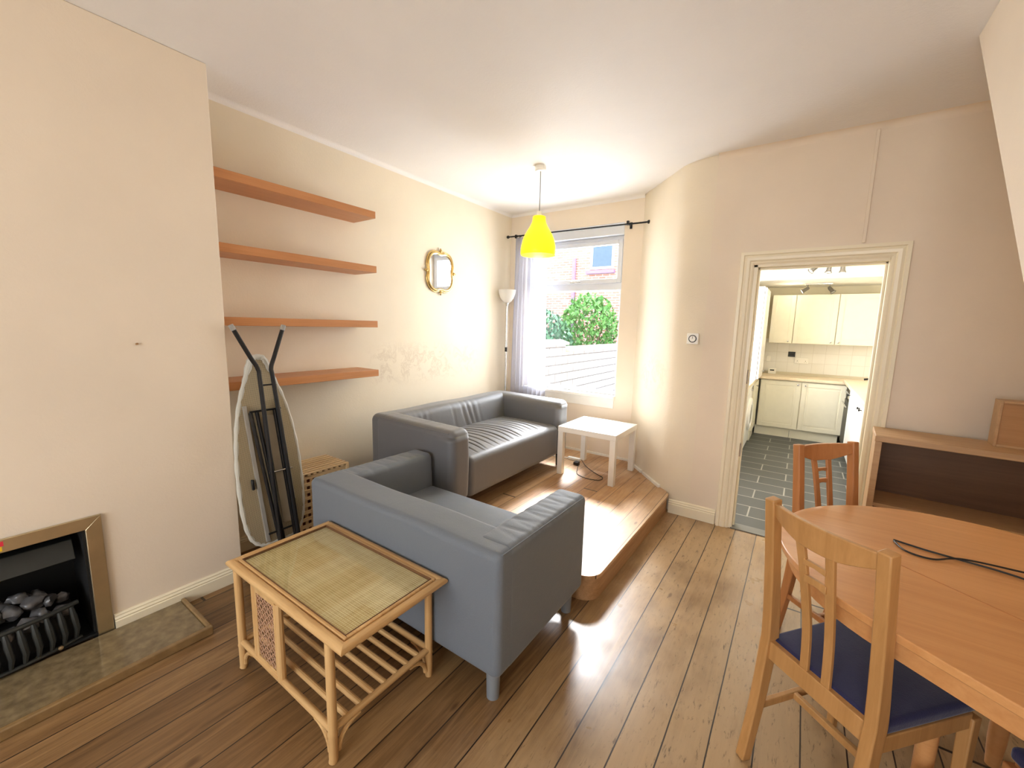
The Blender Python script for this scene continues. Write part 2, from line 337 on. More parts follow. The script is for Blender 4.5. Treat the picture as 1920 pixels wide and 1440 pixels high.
# ------------------------------------------------------------ mesh builder
class MB:
    def __init__(s): s.v = []; s.f = []; s.mi = []; s.cur = 0
    def add(s, vs, fs, xf=None):
        o = len(s.v)
        s.v += [tuple(xf @ Vector(p)) if xf is not None else tuple(p) for p in vs]
        s.f += [tuple(i + o for i in f) for f in fs]; s.mi += [s.cur] * len(fs)
        return s
    def box(s, x0, x1, y0, y1, z0, z1, xf=None):
        return s.add([(x0, y0, z0), (x1, y0, z0), (x1, y1, z0), (x0, y1, z0), (x0, y0, z1), (x1, y0, z1), (x1, y1, z1), (x0, y1, z1)],
                     [(0, 3, 2, 1), (4, 5, 6, 7), (0, 1, 5, 4), (1, 2, 6, 5), (2, 3, 7, 6), (3, 0, 4, 7)], xf)
    def prism(s, poly, a, b, axis='z', xf=None):
        def P(p, t):
            return {'z': (p[0], p[1], t), 'x': (t, p[0], p[1]), 'y': (p[0], t, p[1])}[axis]
        n = len(poly); vs = [P(p, a) for p in poly] + [P(p, b) for p in poly]
        fs = [tuple(range(n - 1, -1, -1)), tuple(range(n, 2 * n))] + [(i, (i + 1) % n, n + (i + 1) % n, n + i) for i in range(n)]
        return s.add(vs, fs, xf)
    def tube(s, pts, r, n=10, closed=False, caps=True, xf=None):
        pts = [Vector(p) for p in pts]; m = len(pts)
        rr = r if isinstance(r, (list, tuple)) else [r] * m
        vs = []; fs = []; prev = None
        for i, p in enumerate(pts):
            if closed: d = pts[(i + 1) % m] - pts[i - 1]
            else: d = pts[min(i + 1, m - 1)] - pts[max(i - 1, 0)]
            d.normalize()
            if prev is None:
                q = d.orthogonal().normalized()
            else:
                q = prev - d * prev.dot(d)
                q = q.normalized() if q.length > 1e-6 else d.orthogonal().normalized()
            prev = q; w = d.cross(q)
            for k in range(n):
                a = 2 * PI * k / n
                vs.append(p + (q * math.cos(a) + w * math.sin(a)) * rr[i])
        for i in range(m if closed else m - 1):
            j = (i + 1) % m
            for k in range(n):
                fs.append((i * n + k, i * n + (k + 1) % n, j * n + (k + 1) % n, j * n + k))
        if caps and not closed:
            fs.append(tuple(range(n - 1, -1, -1))); fs.append(tuple((m - 1) * n + k for k in range(n)))
        return s.add(vs, fs, xf)
    def lathe(s, prof, c=(0, 0, 0), n=24, xf=None):
        vs = []; fs = []
        for (r, z) in prof:
            for k in range(n):
                a = 2 * PI * k / n; vs.append((c[0] + r * math.cos(a), c[1] + r * math.sin(a), c[2] + z))
        for i in range(len(prof) - 1):
            for k in range(n):
                fs.append((i * n + k, i * n + (k + 1) % n, (i + 1) * n + (k + 1) % n, (i + 1) * n + k))
        if prof[0][0] > 1e-5: fs.append(tuple(range(n - 1, -1, -1)))
        if prof[-1][0] > 1e-5: fs.append(tuple((len(prof) - 1) * n + k for k in range(n)))
        return s.add(vs, fs, xf)
    def beam(s, pts, w, h, updir=(0, 0, 1), xf=None):
        # rectangular section swept along points; w across, h along updir
        pts = [Vector(p) for p in pts]; U = Vector(updir); m = len(pts); vs = []; fs = []
        W_ = w if isinstance(w, (list, tuple)) else [w] * m; H_ = h if isinstance(h, (list, tuple)) else [h] * m
        for i, p in enumerate(pts):
            d = (pts[min(i + 1, m - 1)] - pts[max(i - 1, 0)]).normalized()
            sd = d.cross(U).normalized(); u2 = sd.cross(d).normalized()
            a, b = W_[i] / 2, H_[i] / 2
            vs += [p - sd * a - u2 * b, p + sd * a - u2 * b, p + sd * a + u2 * b, p - sd * a + u2 * b]
        for i in range(m - 1):
            for k in range(4):
                fs.append((i * 4 + k, (i + 1) * 4 + k, (i + 1) * 4 + (k + 1) % 4, i * 4 + (k + 1) % 4))
        fs.append((0, 1, 2, 3)); fs.append(tuple((m - 1) * 4 + k for k in (3, 2, 1, 0)))
        return s.add(vs, fs, xf)
    def soft(s, c, size, r, n=(6, 6, 6), deform=None):
        h = [v / 2 for v in size]; ax = []
        for i in range(3):
            inner = h[i] - r; L = []
            for k in range(5):
                L.append(-h[i] + r * (1 - math.tan(PI / 4 * (4 - k) / 4)))
            L2 = [-inner + 2 * inner * k / n[i] for k in range(1, n[i])]
            ax.append(L + L2 + [-v for v in reversed(L)])
        idx = {}; vs = []
        def vid(p):
            key = tuple(round(q, 5) for q in p)
            if key not in idx:
                q = Vector(p); inn = Vector([max(-h[i] + r, min(h[i] - r, p[i])) for i in range(3)])
                d = q - inn
                if d.length > 1e-9: q = inn + d.normalized() * r
                q = q + Vector(c)
                if deform: q = Vector(deform(q))
                idx[key] = len(vs); vs.append(q)
            return idx[key]
        fs = []
        for a, b, cc in ((0, 1, 2), (1, 2, 0), (2, 0, 1)):
            for sg in (-1, 1):
                for i in range(len(ax[a]) - 1):
                    for j in range(len(ax[b]) - 1):
                        q = []
                        for (ii, jj) in ((i, j), (i + 1, j), (i + 1, j + 1), (i, j + 1)):
                            p = [0, 0, 0]; p[a] = ax[a][ii]; p[b] = ax[b][jj]; p[cc] = sg * h[cc]; q.append(vid(p))
                        if len(set(q)) < 3: continue
                        fs.append(tuple(q) if sg > 0 else tuple(reversed(q)))
        return s.add(vs, fs)
    def build(s, name, mats, parent=None, world=False, bevel=0.0, seg=2, smooth=35, subsurf=0):
        me = bpy.data.meshes.new(name)
        vs = s.v
        if world and parent is not None:
            L = parent.location; vs = [(p[0] - L[0], p[1] - L[1], p[2] - L[2]) for p in vs]
        me.from_pydata([tuple(p) for p in vs], [], s.f)
        if not isinstance(mats, (list, tuple)): mats = [mats]
        for m_ in mats: me.materials.append(m_)
        if len(mats) > 1: me.polygons.foreach_set('material_index', s.mi)
        if smooth:
            me.polygons.foreach_set('use_smooth', [True] * len(me.polygons)); me.set_sharp_from_angle(angle=R(smooth))
        me.update(); me.validate()
        o = bpy.data.objects.new(name, me); C.objects.link(o)
        if parent is not None: o.parent = parent
        if bevel:
            b = o.modifiers.new('bevel', 'BEVEL'); b.width = bevel; b.segments = seg; b.limit_method = 'ANGLE'; b.angle_limit = R(40)
            b.harden_normals = False
        if subsurf:
            b = o.modifiers.new('sub', 'SUBSURF'); b.levels = subsurf; b.render_levels = subsurf
        return o

def thing(name, label, cat, loc=(0, 0, 0), rz=0.0, group=None):
    o = bpy.data.objects.new(name, None); C.objects.link(o); o.empty_display_size = 0.1
    o.location = loc; o.rotation_euler = (0, 0, rz); o['label'] = label; o['category'] = cat
    if group: o['group'] = group
    return o
def tag(o, label, cat, group=None):
    o['label'] = label; o['category'] = cat
    if group: o['group'] = group
    return o
def struct(o, label=None):
    o['kind'] = 'structure'
    if label: o['label'] = label
    return o
def dup(root, loc, rz, label, group=None):
    r = root.copy(); C.objects.link(r); r.location = loc; r.rotation_euler = (0, 0, rz); r['label'] = label
    if group: r['group'] = group
    def rec(src, par):
        for ch in list(src.children):
            c = ch.copy(); C.objects.link(c); c.parent = par; rec(ch, c)
    rec(root, r)
    return r

# ------------------------------------------------------------ the room
XL, YW, YD, ZC, ZP = -2.87, 4.065, 3.45, 2.75, 0.155
XR, YB = 1.42, -3.2
# walls
m = MB()
m.box(XL - 0.12, XL, 0.97, YW + 0.3, 0, ZC)
m.box(XL - 0.12, XL, YB, -0.97, 0, ZC)
struct(m.build('wall_left', M['wall_l']))
# chimney breast with the fireplace opening
m = MB(); FY0, FY1, FZ = -0.245, 0.355, 0.556
m.prism([(-0.97, 0), (FY0, 0), (FY0, FZ), (FY1, FZ), (FY1, 0), (0.97, 0), (0.97, ZC), (-0.97, ZC)], XL - 0.12, -2.56, 'x')
m.box(XL - 0.12, XL + 0.0, FY0, FY1, 0, FZ)
struct(m.build('wall_chimney', M['wall'], bevel=0.005), 'cream chimney breast')
# rear window wall
WX0, WX1, WZ0, WZ1 = -2.66, -1.523, 0.775, 2.523
m = MB()
m.box(XL - 0.12, WX0, YW, YW + 0.3, -0.2, ZC); m.box(WX1, -1.32, YW, YW + 0.3, -0.2, ZC)
m.box(WX0, WX1, YW, YW + 0.3, -0.2, WZ0); m.box(WX0, WX1, YW, YW + 0.3, WZ1, ZC)
struct(m.build('wall_rear', M['wall']))
# angled wall with a softly rounded corner, then the kitchen door wall
DX0, DX1, DZ = -0.335, 0.42, 1.965
pts = [(-1.34, YW + 0.3), (-1.34, YW)]
A_ = Vector((-1.34, YW)); B_ = Vector((-0.80, YD)); 
p0 = A_.lerp(B_, 0.80); p2 = Vector((-0.62, YD)); 
arc = [(p0 * (1 - k / 8) ** 2 + B_ * 2 * (k / 8) * (1 - k / 8) + p2 * (k / 8) ** 2) for k in range(9)]
poly = [(-1.34, YW + 0.3), (-1.34, YW)] + [(q.x, q.y) for q in arc] + [(-0.62, YD + 0.15)]
m = MB(); m.prism(poly, 0, ZC)
struct(m.build('wall_angled', M['wall_a'], smooth=50))
m = MB()
m.box(-0.62, DX0, YD, YD + 0.15, 0, ZC); m.box(DX1, XR, YD, YD + 0.15, 0, ZC); m.box(DX0, DX1, YD, YD + 0.15, DZ, ZC)
struct(m.build('wall_kitchen_side', M['wall']))
m = MB(); m.box(XR, XR + 0.12, YB, YD + 0.15, 0, ZC)
struct(m.build('wall_right', M['wall']))
m = MB(); bx0, bx1, bz0, bz1 = -2.05, 0.55, 0.6, 2.4
m.box(XL - 0.12, bx0, YB - 0.12, YB, 0, ZC); m.box(bx1, XR + 0.12, YB - 0.12, YB, 0, ZC)
m.box(bx0, bx1, YB - 0.12, YB, 0, bz0); m.box(bx0, bx1, YB - 0.12, YB, bz1, ZC)
struct(m.build('wall_front', M['wall']))
# floor, platform, ceiling
m = MB(); m.box(XL - 0.12, XR + 0.12, YB - 0.12, YD + 0.05, -0.12, 0)
struct(m.build('floor', M['floor'], smooth=0))
pe = []
for k in range(9):
    a = PI / 2 * k / 8
    pe.append((-0.885 + 0.10 * math.sin(a) - 0.0, 2.06 - 0.10 * math.cos(a)))
edge = [(XL, 1.96)] + pe + [(-0.775, 3.42), (-0.80, YD + 0.02), (-1.34, YW + 0.02), (XL, YW + 0.02)]
m = MB(); m.prism(edge, ZP - 0.022, ZP)
struct(m.build('floor_platform', M['plat'], smooth=0, bevel=0.003), 'raised pine platform under the window')
ins = lambda p: (p[0] - 0.012 if p[0] > -2.5 and p[0] > -1.0 else p[0], p[1] + (0.012 if p[1] < 2.1 else 0))
m = MB(); m.prism([ins(p) for p in edge], 0, ZP - 0.022)
struct(m.build('trim_1', M['riser'], smooth=50), 'pine riser of the platform')
m = MB(); m.box(XL - 0.12, XR + 0.12, YB - 0.12, YD + 0.15, ZC, ZC + 0.1); m.box(XL - 0.12, -0.62, YD + 0.15, YW + 0.3, ZC, ZC + 0.1)
struct(m.build('ceiling', M['ceil'], smooth=0))
# soft plaster fillet where left wall and ceiling meet
def cove(name, a, b, nrm, r, mat):
    m = MB(); a = Vector(a); b = Vector(b); nr = Vector(nrm)
    vs = []; fs = []; K = 6
    for e in (a, b):
        vs.append(e)
        for k in range(K + 1):
            t_ = PI / 2 * k / K
            vs.append(e + nr * r * (1 - math.sin(t_)) + Vector((0, 0, -r * (1 - math.cos(t_)))))
    n_ = K + 2
    for k in range(n_): fs.append((k, (k + 1) % n_, n_ + (k + 1) % n_, n_ + k))
    m.add(vs, fs); return struct(m.build(name, mat, smooth=60))
cove('trim_2', (XL, 0.97, ZC), (XL, YW, ZC), (1, 0, 0), 0.03, M['ceil'])
cove('trim_3', (XL, YW, ZC), (-1.34, YW, ZC), (0, -1, 0), 0.03, M['ceil'])
cove('trim_4', (-0.62, YD, ZC), (XR, YD, ZC), (0, -1, 0), 0.04, M['wall'])

# skirting boards
def skirting(name, a, b, h=0.115, d=0.018, mat=None, z=0.0):
    a = Vector((a[0], a[1], 0)); b = Vector((b[0], b[1], 0)); L = (b - a).length
    ang = math.atan2(b.y - a.y, b.x - a.x)
    prof = [(0, 0), (-d, 0), (-d, h * 0.66), (-d * 0.75, h * 0.70), (-d * 0.9, h * 0.78), (-d * 0.55, h * 0.86), (-d * 0.6, h * 0.93), (-d * 0.25, h), (0, h)]
    m = MB(); xf = Matrix.Translation((a.x, a.y, z)) @ Matrix.Rotation(ang, 4, 'Z')
    m.prism(prof, 0, L, 'x', xf)
    return struct(m.build(name, mat or M['gloss'], smooth=0))
skirting('baseboard_chimney', (-2.56, 0.97), (-2.56, 0.415), 0.10, 0.022)
bpy.data.objects['baseboard_chimney'].data.flip_normals()
o = bpy.data.objects['baseboard_chimney']
def skirt_x(name, x, y0, y1, h, d, sgn, mat, z=0):
    prof = [(0, 0), (d, 0), (d, h * 0.66), (d * 0.75, h * 0.70), (d * 0.9, h * 0.78), (d * 0.55, h * 0.86), (d * 0.6, h * 0.93), (d * 0.25, h), (0, h)]
    m = MB(); m.prism([(x + sgn * p[0], z + p[1]) for p in prof], y0, y1, 'y'); return struct(m.build(name, mat, smooth=0))
bpy.data.objects.remove(o)
skirt_x('baseboard_chimney', -2.56, 0.415, 0.972, 0.095, 0.02, 1, M['gloss'])
skirt_x('baseboard_left', XL, 0.97, 1.96, 0.10, 0.02, 1, M['gloss'])
skirting('baseboard_kitchen_side', (-0.775, YD), (-0.425, YD), 0.114, 0.02)
skirting('baseboard_right', (0.48, YD), (XR, YD), 0.114, 0.02)
m = MB(); m.box(-1.90, -1.34, YW - 0.012, YW, ZP, ZP + 0.022); m.box(XL, -1.90, YW - 0.012, YW, ZP, ZP + 0.022)
struct(m.build('baseboard_rear', M['gloss2']))
# pieces of narrow white strip along the angled wall foot
dv = (B_ - A_).normalized(); nv = Vector((dv.y, -dv.x)) 
if nv.y > 0: nv = -nv
for k, (f0, f1) in enumerate(((0.02, 0.42), (0.46, 0.70), (0.71, 0.86))):
    a = A_.lerp(B_, f0) + nv * 0.012; b = A_.lerp(B_, f1) + nv * 0.012
    m = MB(); m.beam([(a.x, a.y, ZP + 0.012), (b.x, b.y, ZP + 0.012)], 0.022, 0.024)
    struct(m.build('baseboard_angled' if k == 0 else 'baseboard_angled.%03d' % k, M['gloss2'], bevel=0.002))

# door frame to the kitchen (no leaf)
m = MB(); jd0, jd1 = YD - 0.002, YD + 0.152
m.box(DX0 - 0.005, DX0 + 0.03, jd0, jd1, 0, DZ); m.box(DX1 - 0.03, DX1 + 0.005, jd0, jd1, 0, DZ); m.box(DX0, DX1, jd0, jd1, DZ - 0.018, DZ + 0.005)
# door stops
m.box(DX0 + 0.03, DX0 + 0.042, jd0 + 0.05, jd0 + 0.09, 0, DZ - 0.018); m.box(DX1 - 0.042, DX1 - 0.03, jd0 + 0.05, jd0 + 0.09, 0, DZ - 0.018); m.box(DX0 + 0.03, DX1 - 0.03, jd0 + 0.05, jd0 + 0.09, DZ - 0.03, DZ - 0.018)
door = struct(m.build('door_1', M['gloss'], bevel=0.002), 'cream door frame to the kitchen')
# moulded architrave, mitred
prof = [(0, 0), (0, 0.010), (0.012, 0.016), (0.02, 0.014), (0.028, 0.022), (0.045, 0.026), (0.06, 0.022), (0.066, 0.030), (0.085, 0.030), (0.09, 0.0)]
def architrave(x0, x1, zt):
    m = MB(); st = []
    for (u, d) in prof:
        st.append([(x0 - u, YD - d, 0.0), (x0 - u, YD - d, zt + u), (x1 + u, YD - d, zt + u), (x1 + u, YD - d, 0.0)])
    vs = [p for row in st for p in row]; fs = []
    for i in range(len(prof) - 1):
        for k in range(3): fs.append((i * 4 + k, i * 4 + k + 1, (i + 1) * 4 + k + 1, (i + 1) * 4 + k))
    m.add(vs, fs); return m
o = architrave(DX0 + 0.006, DX1 - 0.026, DZ + 0.0).build('architrave', M['gloss'], door, smooth=20)
for z in (0.62, 1.17, 1.62)[:2]:
    m = MB(); m.box(DX0 + 0.0301, DX0 + 0.032, YD + 0.005, YD + 0.045, z - 0.05, z + 0.05); m.tube([(DX0 + 0.034, YD + 0.003, z - 0.05), (DX0 + 0.034, YD + 0.003, z + 0.05)], 0.005, 8)
    m.build('hinge', M['chrome'], door)
m = MB(); m.box(DX0 + 0.02, DX1 - 0.02, YD - 0.01, YD + 0.1, 0.0, 0.008)
m.build('threshold', plain('grey threshold strip', (112, 112, 108), 0.5), door, bevel=0.003)

# stair bulkhead over the dining corner
m = MB()
sl = (2.75 - 1.65) / (2.68 - 1.75)
zb = lambda y: 2.75 + (y - 2.69) * sl
m.prism([(2.69, 2.75), (-3.2, 2.75), (-3.2, 0.0), (2.69 - 2.75 / sl, 0.0)], 0.482, 0.58, 'x')
struct(m.build('wall_stairs', M['wall'], bevel=0.004), 'sloping stair side wall')
y_b = 2.69 - 2.75 / sl
m = MB(); m.prism([(2.69, 2.75), (2.56, 2.75), (y_b - 0.13, 0), (y_b, 0)], 0.58, XR, 'x')
struct(m.build('ceiling_stairs', M['wall']), 'sloping underside of the stairs')

# rear window
win = thing('window_1', 'window', 'window', (-2.09, YW + 0.1, WZ0)); del win['category']; win['kind'] = 'structure'; win['label'] = 'white framed rear window'
yf0, yf1 = YW + 0.07, YW + 0.13
def frame(m, x0, x1, z0, z1, w, y0, y1):
    m.box(x0, x0 + w, y0, y1, z0, z1); m.box(x1 - w, x1, y0, y1, z0, z1); m.box(x0 + w, x1 - w, y0, y1, z0, z0 + w); m.box(x0 + w, x1 - w, y0, y1, z1 - w, z1)
m = MB(); frame(m, WX0, WX1, WZ0 + 0.03, WZ1 - 0.11, 0.035, yf0, yf1)
m.box(WX0, WX1, yf0 + 0.005, yf1 + 0.005, 1.885, 1.955)
m.build('window_frame', M['upvc'], win, True, 0.004)
m = MB(); frame(m, WX0 + 0.03, WX1 - 0.03, 1.955, WZ1 - 0.145, 0.045, yf0 - 0.015, yf0 + 0.03)
m.build('opening_sash', M['upvc'], win, True, 0.005)
m = MB(); m.box(WX0 + 0.07, WX1 - 0.07, yf0 + 0.01, yf0 + 0.016, 1.995, WZ1 - 0.185); m.build('pane', M['glass'], win, True)
m = MB(); m.box(WX0 + 0.03, WX1 - 0.03, yf0 + 0.03, yf0 + 0.036, WZ0 + 0.06, 1.89); m.build('pane', M['glass'], win, True)
m = MB(); m.box(-2.115, -2.065, yf0 - 0.03, yf0 - 0.015, 1.965, 1.985); m.box(-2.10, -1.99, yf0 - 0.045, yf0 - 0.03, 1.968, 1.982); m.build('handle', M['chrome'], win, True, 0.003)
m = MB(); m.box(WX0, WX1, YW + 0.0, yf1, WZ1 - 0.11, WZ1 - 0.0); m.build('head_panel', M['upvc'], win, True, 0.004)
m = MB(); m.box(WX0 - 0.0, WX1 + 0.0, YW - 0.035, yf1, WZ0 - 0.0, WZ0 + 0.03); m.build('window_sill', M['gloss2'], win, True, 0.006)
m = MB(); m.box(WX0 + 0.02, WX1 - 0.01, YW - 0.006, YW, WZ0 - 0.10, WZ0 - 0.0); m.build('apron', M['gloss2'], win, True, 0.002)

# front bay window behind the camera, and the kitchen window (unseen, added to bring in daylight)
for nm, axis in (('window_2', 'y'),):
    w2 = MB(); frame(w2, bx0, bx1, bz0, bz1, 0.06, YB - 0.09, YB - 0.03)
    for f in (1 / 3, 2 / 3): w2.box(bx0 + (bx1 - bx0) * f - 0.03, bx0 + (bx1 - bx0) * f + 0.03, YB - 0.09, YB - 0.03, bz0, bz1)
    w2 = struct(w2.build(nm, M['upvc'], bevel=0.004), 'white framed front window, unseen, added for daylight')
    g = MB(); g.box(bx0 + 0.05, bx1 - 0.05, YB - 0.065, YB - 0.06, bz0 + 0.05, bz1 - 0.05); g.build('pane', M['glass'], w2)

# ------------------------------------------------------------ kitchen shell
KX0, KX1, KY1, KZ, KZ2 = -1.12, 1.42, 7.56, 2.31, 2.16
m = MB(); m.prism([(-0.62, YD + 0.05), (KX1, YD + 0.05), (KX1, KY1 + 0.1), (KX0, KY1 + 0.1), (KX0, 4.2)], -0.1, -0.001); struct(m.build('floor_kitchen', M['tile'], smooth=0))
m = MB(); m.prism([(-0.62, YD + 0.15), (KX1 + 0.1, YD + 0.15), (KX1 + 0.1, 6.46), (KX0 - 0.1, 6.46), (KX0 - 0.1, 4.24)], KZ, KZ + 0.1)
m.box(KX0 - 0.1, KX1 + 0.1, 6.46, KY1 + 0.1, KZ2, KZ + 0.1); struct(m.build('ceiling_kitchen', [M['kceil']], smooth=0))
m = MB(); m.box(KX0, KX1, 6.44, 6.46, KZ2, KZ); struct(m.build('trim_5', M['kwall'], smooth=0), 'cream face of the kitchen ceiling step')
m = MB(); m.box(KX0 - 0.1, KX1 + 0.1, KY1, KY1 + 0.1, 0, KZ + 0.1); struct(m.build('wall_kitchen_far', M['kwall']))
m = MB(); ky0, ky1, kz0, kz1 = 4.75, 5.85, 0.95, 2.2
m.box(KX0 - 0.12, KX0, 4.2, ky0, -0.1, KZ); m.box(KX0 - 0.12, KX0, ky1, KY1, -0.1, KZ); m.box(KX0 - 0.12, KX0, ky0, ky1, -0.1, kz0); m.box(KX0 - 0.12, KX0, ky0, ky1, kz1, KZ)
struct(m.build('wall_kitchen_left', M['kwall']))
m = MB(); m.box(KX0 - 0.08, KX0 - 0.075, ky0, ky1, kz0, kz1)
w3 = struct(m.build('window_3', sheer('frosted glass', (235, 238, 242), 0.05)), 'frosted kitchen window, unseen, added for daylight')  # guessed window added to light the kitchen, frosted to diffuse the sun
m = MB(); m.box(KX0 - 0.1, KX0 - 0.04, ky0, ky0 + 0.05, kz0, kz1); m.box(KX0 - 0.1, KX0 - 0.04, ky1 - 0.05, ky1, kz0, kz1); m.box(KX0 - 0.1, KX0 - 0.04, ky0, ky1, kz0, kz0 + 0.05); m.box(KX0 - 0.1, KX0 - 0.04, ky0, ky1, kz1 - 0.05, kz1); m.build('window_frame', M['upvc'], w3)
m = MB(); m.box(KX1, KX1 + 0.1, YD + 0.15, KY1, 0, KZ); struct(m.build('wall_kitchen_right', M['kwall']))
m = MB(); m.box(-1.12, 1.42, KY1 - 0.012, KY1, 0.90, 1.40); struct(m.build('trim_6', M['ktile'], smooth=0), 'white tiled splashback')

# ------------------------------------------------------------ kitchen furniture
def shaker(w, h, name, parent, x, y, z, face, mat, knob=None, km=None):
    """cabinet door; face 'y-' looks to -y, 'x+' looks to +x, 'x-' to -x ; x,y,z = lower-left outer corner"""
    if face == 'y-': xf = Matrix.Translation((x, y, z))
    elif face == 'x+': xf = Matrix.Translation((x, y, z)) @ Matrix.Rotation(R(90), 4, 'Z')
    else: xf = Matrix.Translation((x, y, z)) @ Matrix.Rotation(R(-90), 4, 'Z')
    m = MB(); f = 0.06; g = 0.0035
    m.box(g, w - g, 0.006, 0.02, g, h - g, xf)
    for (a, b, c, d) in ((g, f, g, h - g), (w - f, w - g, g, h - g), (f, w - f, g, f), (f, w - f, h - f, h - g)):
        m.box(a, b, 0, 0.008, c, d, xf)
    if w > 0.3 and h > 0.3: m.box(f + 0.02, w - f - 0.02, 0.003, 0.01, f + 0.02, h - f - 0.02, xf)
    o = m.build(name, mat, parent, True, 0.0015)
    if knob:
        k = MB(); k.lathe([(0.005, 0), (0.005, 0.012), (0.012, 0.016), (0.012, 0.024), (0.0, 0.027)], n=12, xf=xf @ Matrix.Translation((knob[0], 0, knob[1])) @ Matrix.Rotation(R(90), 4, 'X'))
        ko = k.build('knob', km or M['chrome'], None)
        L = parent.location; ko.data.transform(Matrix.Translation((-L[0], -L[1], -L[2]))); ko.parent = o
    return o
# far base unit
t = thing('base_cabinet', 'cream two door base cabinet along the far kitchen wall', 'cabinet', (0.06, 7.3, 0), 0)
m = MB(); m.box(-0.44, 0.56, 7.02, KY1 - 0.015, 0.13, 0.82); m.build('body', M['cream_cab'], t, True)
m = MB(); m.box(-0.46, -0.03, 7.05, 7.07, 0, 0.13); m.box(-0.026, 0.52, 7.045, 7.065, 0, 0.13); m.build('plinth', M['cream_cab'], t, True)
shaker(0.49, 0.68, 'door', t, -0.435, 6.998, 0.135, 'y-', M['cream_cab'], (0.45, 0.64))
shaker(0.495, 0.68, 'door', t, 0.058, 6.998, 0.135, 'y-', M['cream_cab'], (0.045, 0.64))
t = MB(); t.box(-1.10, 1.40, 6.97, KY1 - 0.013, 0.825, 0.865); tag(t.build('worktop', M['worktop'], bevel=0.008), 'beige worktop running along the far kitchen wall', 'worktop')
t = MB(); t.box(-1.10, -0.455, 5.0, 6.968, 0.83, 0.868); tag(t.build('worktop', M['worktop'], bevel=0.008), 'beige worktop over the washing machine', 'worktop')
t = MB(); t.box(0.50, 1.40, 3.95, 6.968, 0.86, 0.90); tag(t.build('worktop', M['worktop'], bevel=0.008), 'beige worktop on the right side of the kitchen', 'worktop')
# wall cabinets
def wall_cab(x0, x1, kx, label):
    t = thing('wall_cabinet', label, 'cabinet', ((x0 + x1) / 2, 7.4, 1.35), 0, None)
    m = MB(); m.box(x0, x1, 7.27, KY1 - 0.013, 1.34, 2.03); m.build('body', M['cream_cab'], t, True)
    shaker(x1 - x0, 0.69, 'door', t, x0, 7.248, 1.34, 'y-', M['cream_cab'], (kx, 0.035))
wall_cab(-0.41, -0.121, 0.24, 'narrow cream wall cabinet beside the tall white unit')
wall_cab(-0.119, 0.366, 0.44, 'cream wall cabinet, middle one of three over the far worktop')
wall_cab(0.368, 0.86, 0.04, 'cream wall cabinet, right one of three over the far worktop')
# tall white unit at left
t = thing('tall_cabinet', 'tall white cupboard standing on the left kitchen worktop', 'cabinet', (-0.75, 6.6, 0.868))
m = MB(); m.box(-1.10, -0.45, 6.25, 6.92, 0.868, 2.07); m.build('body', M['white_cab'], t, True, 0.003)
shaker(0.66, 1.18, 'door', t, -0.425, 6.255, 0.878, 'x+', M['white_cab'], (0.60, 0.07))
# small wall cabinet end in cream under it : base unit beside the washing machine
t = thing('base_cabinet', 'cream corner base cabinet beside the washing machine', 'cabinet', (-0.8, 6.7, 0))
m = MB(); m.box(-1.1, -0.475, 6.48, 6.96, 0.0, 0.825); m.build('body', M['cream_cab'], t, True)
shaker(0.46, 0.68, 'door', t, -0.455, 6.49, 0.135, 'x+', M['cream_cab'], (0.05, 0.63))
# washing machine
t = thing('washing_machine', 'white front loading washing machine under the left kitchen worktop', 'washing machine', (-0.78, 6.15, 0))
m = MB(); m.box(-1.08, -0.485, 5.86, 6.46, 0.02, 0.825); m.build('body', M['whitepl'], t, True, 0.01)
xf = Matrix.Translation((-0.485, 6.16, 0.43)) @ Matrix.Rotation(R(90), 4, 'Y')
m = MB(); m.lathe([(0.21, 0), (0.21, 0.025), (0.175, 0.035), (0.15, 0.02), (0.15, 0.0)], n=32, xf=xf); dr = m.build('door', M['whitepl'], t, True)
m = MB(); m.lathe([(0.15, 0.006), (0.12, 0.03), (0.0, 0.034)], n=32, xf=xf); g = m.build('door_glass', plain('dark porthole glass', (70, 74, 78), 0.1), None); g.data.transform(Matrix.Translation((0.78, -6.15, 0))); g.parent = dr
m = MB(); m.box(-0.49, -0.478, 5.88, 6.44, 0.70, 0.80); cp = m.build('control_panel', M['whitepl'], t, True, 0.003)
m = MB(); m.lathe([(0.025, 0), (0.025, 0.02), (0.0, 0.022)], n=16, xf=Matrix.Translation((-0.478, 6.22, 0.75)) @ Matrix.Rotation(R(90), 4, 'Y')); k = m.build('dial', M['chrome'], t, True)
m = MB(); m.box(-0.479, -0.476, 6.3, 6.42, 0.73, 0.78); m.build('display', M['blackpl'], t, True)
m = MB()
for (xx, yy) in ((-0.52, 5.9), (-0.52, 6.42), (-1.04, 5.9), (-1.04, 6.42)):
    m = MB(); m.lathe([(0.02, 0), (0.02, 0.02)], (xx, yy, 0), 10); m.build('foot', M['blackpl'], t, True)
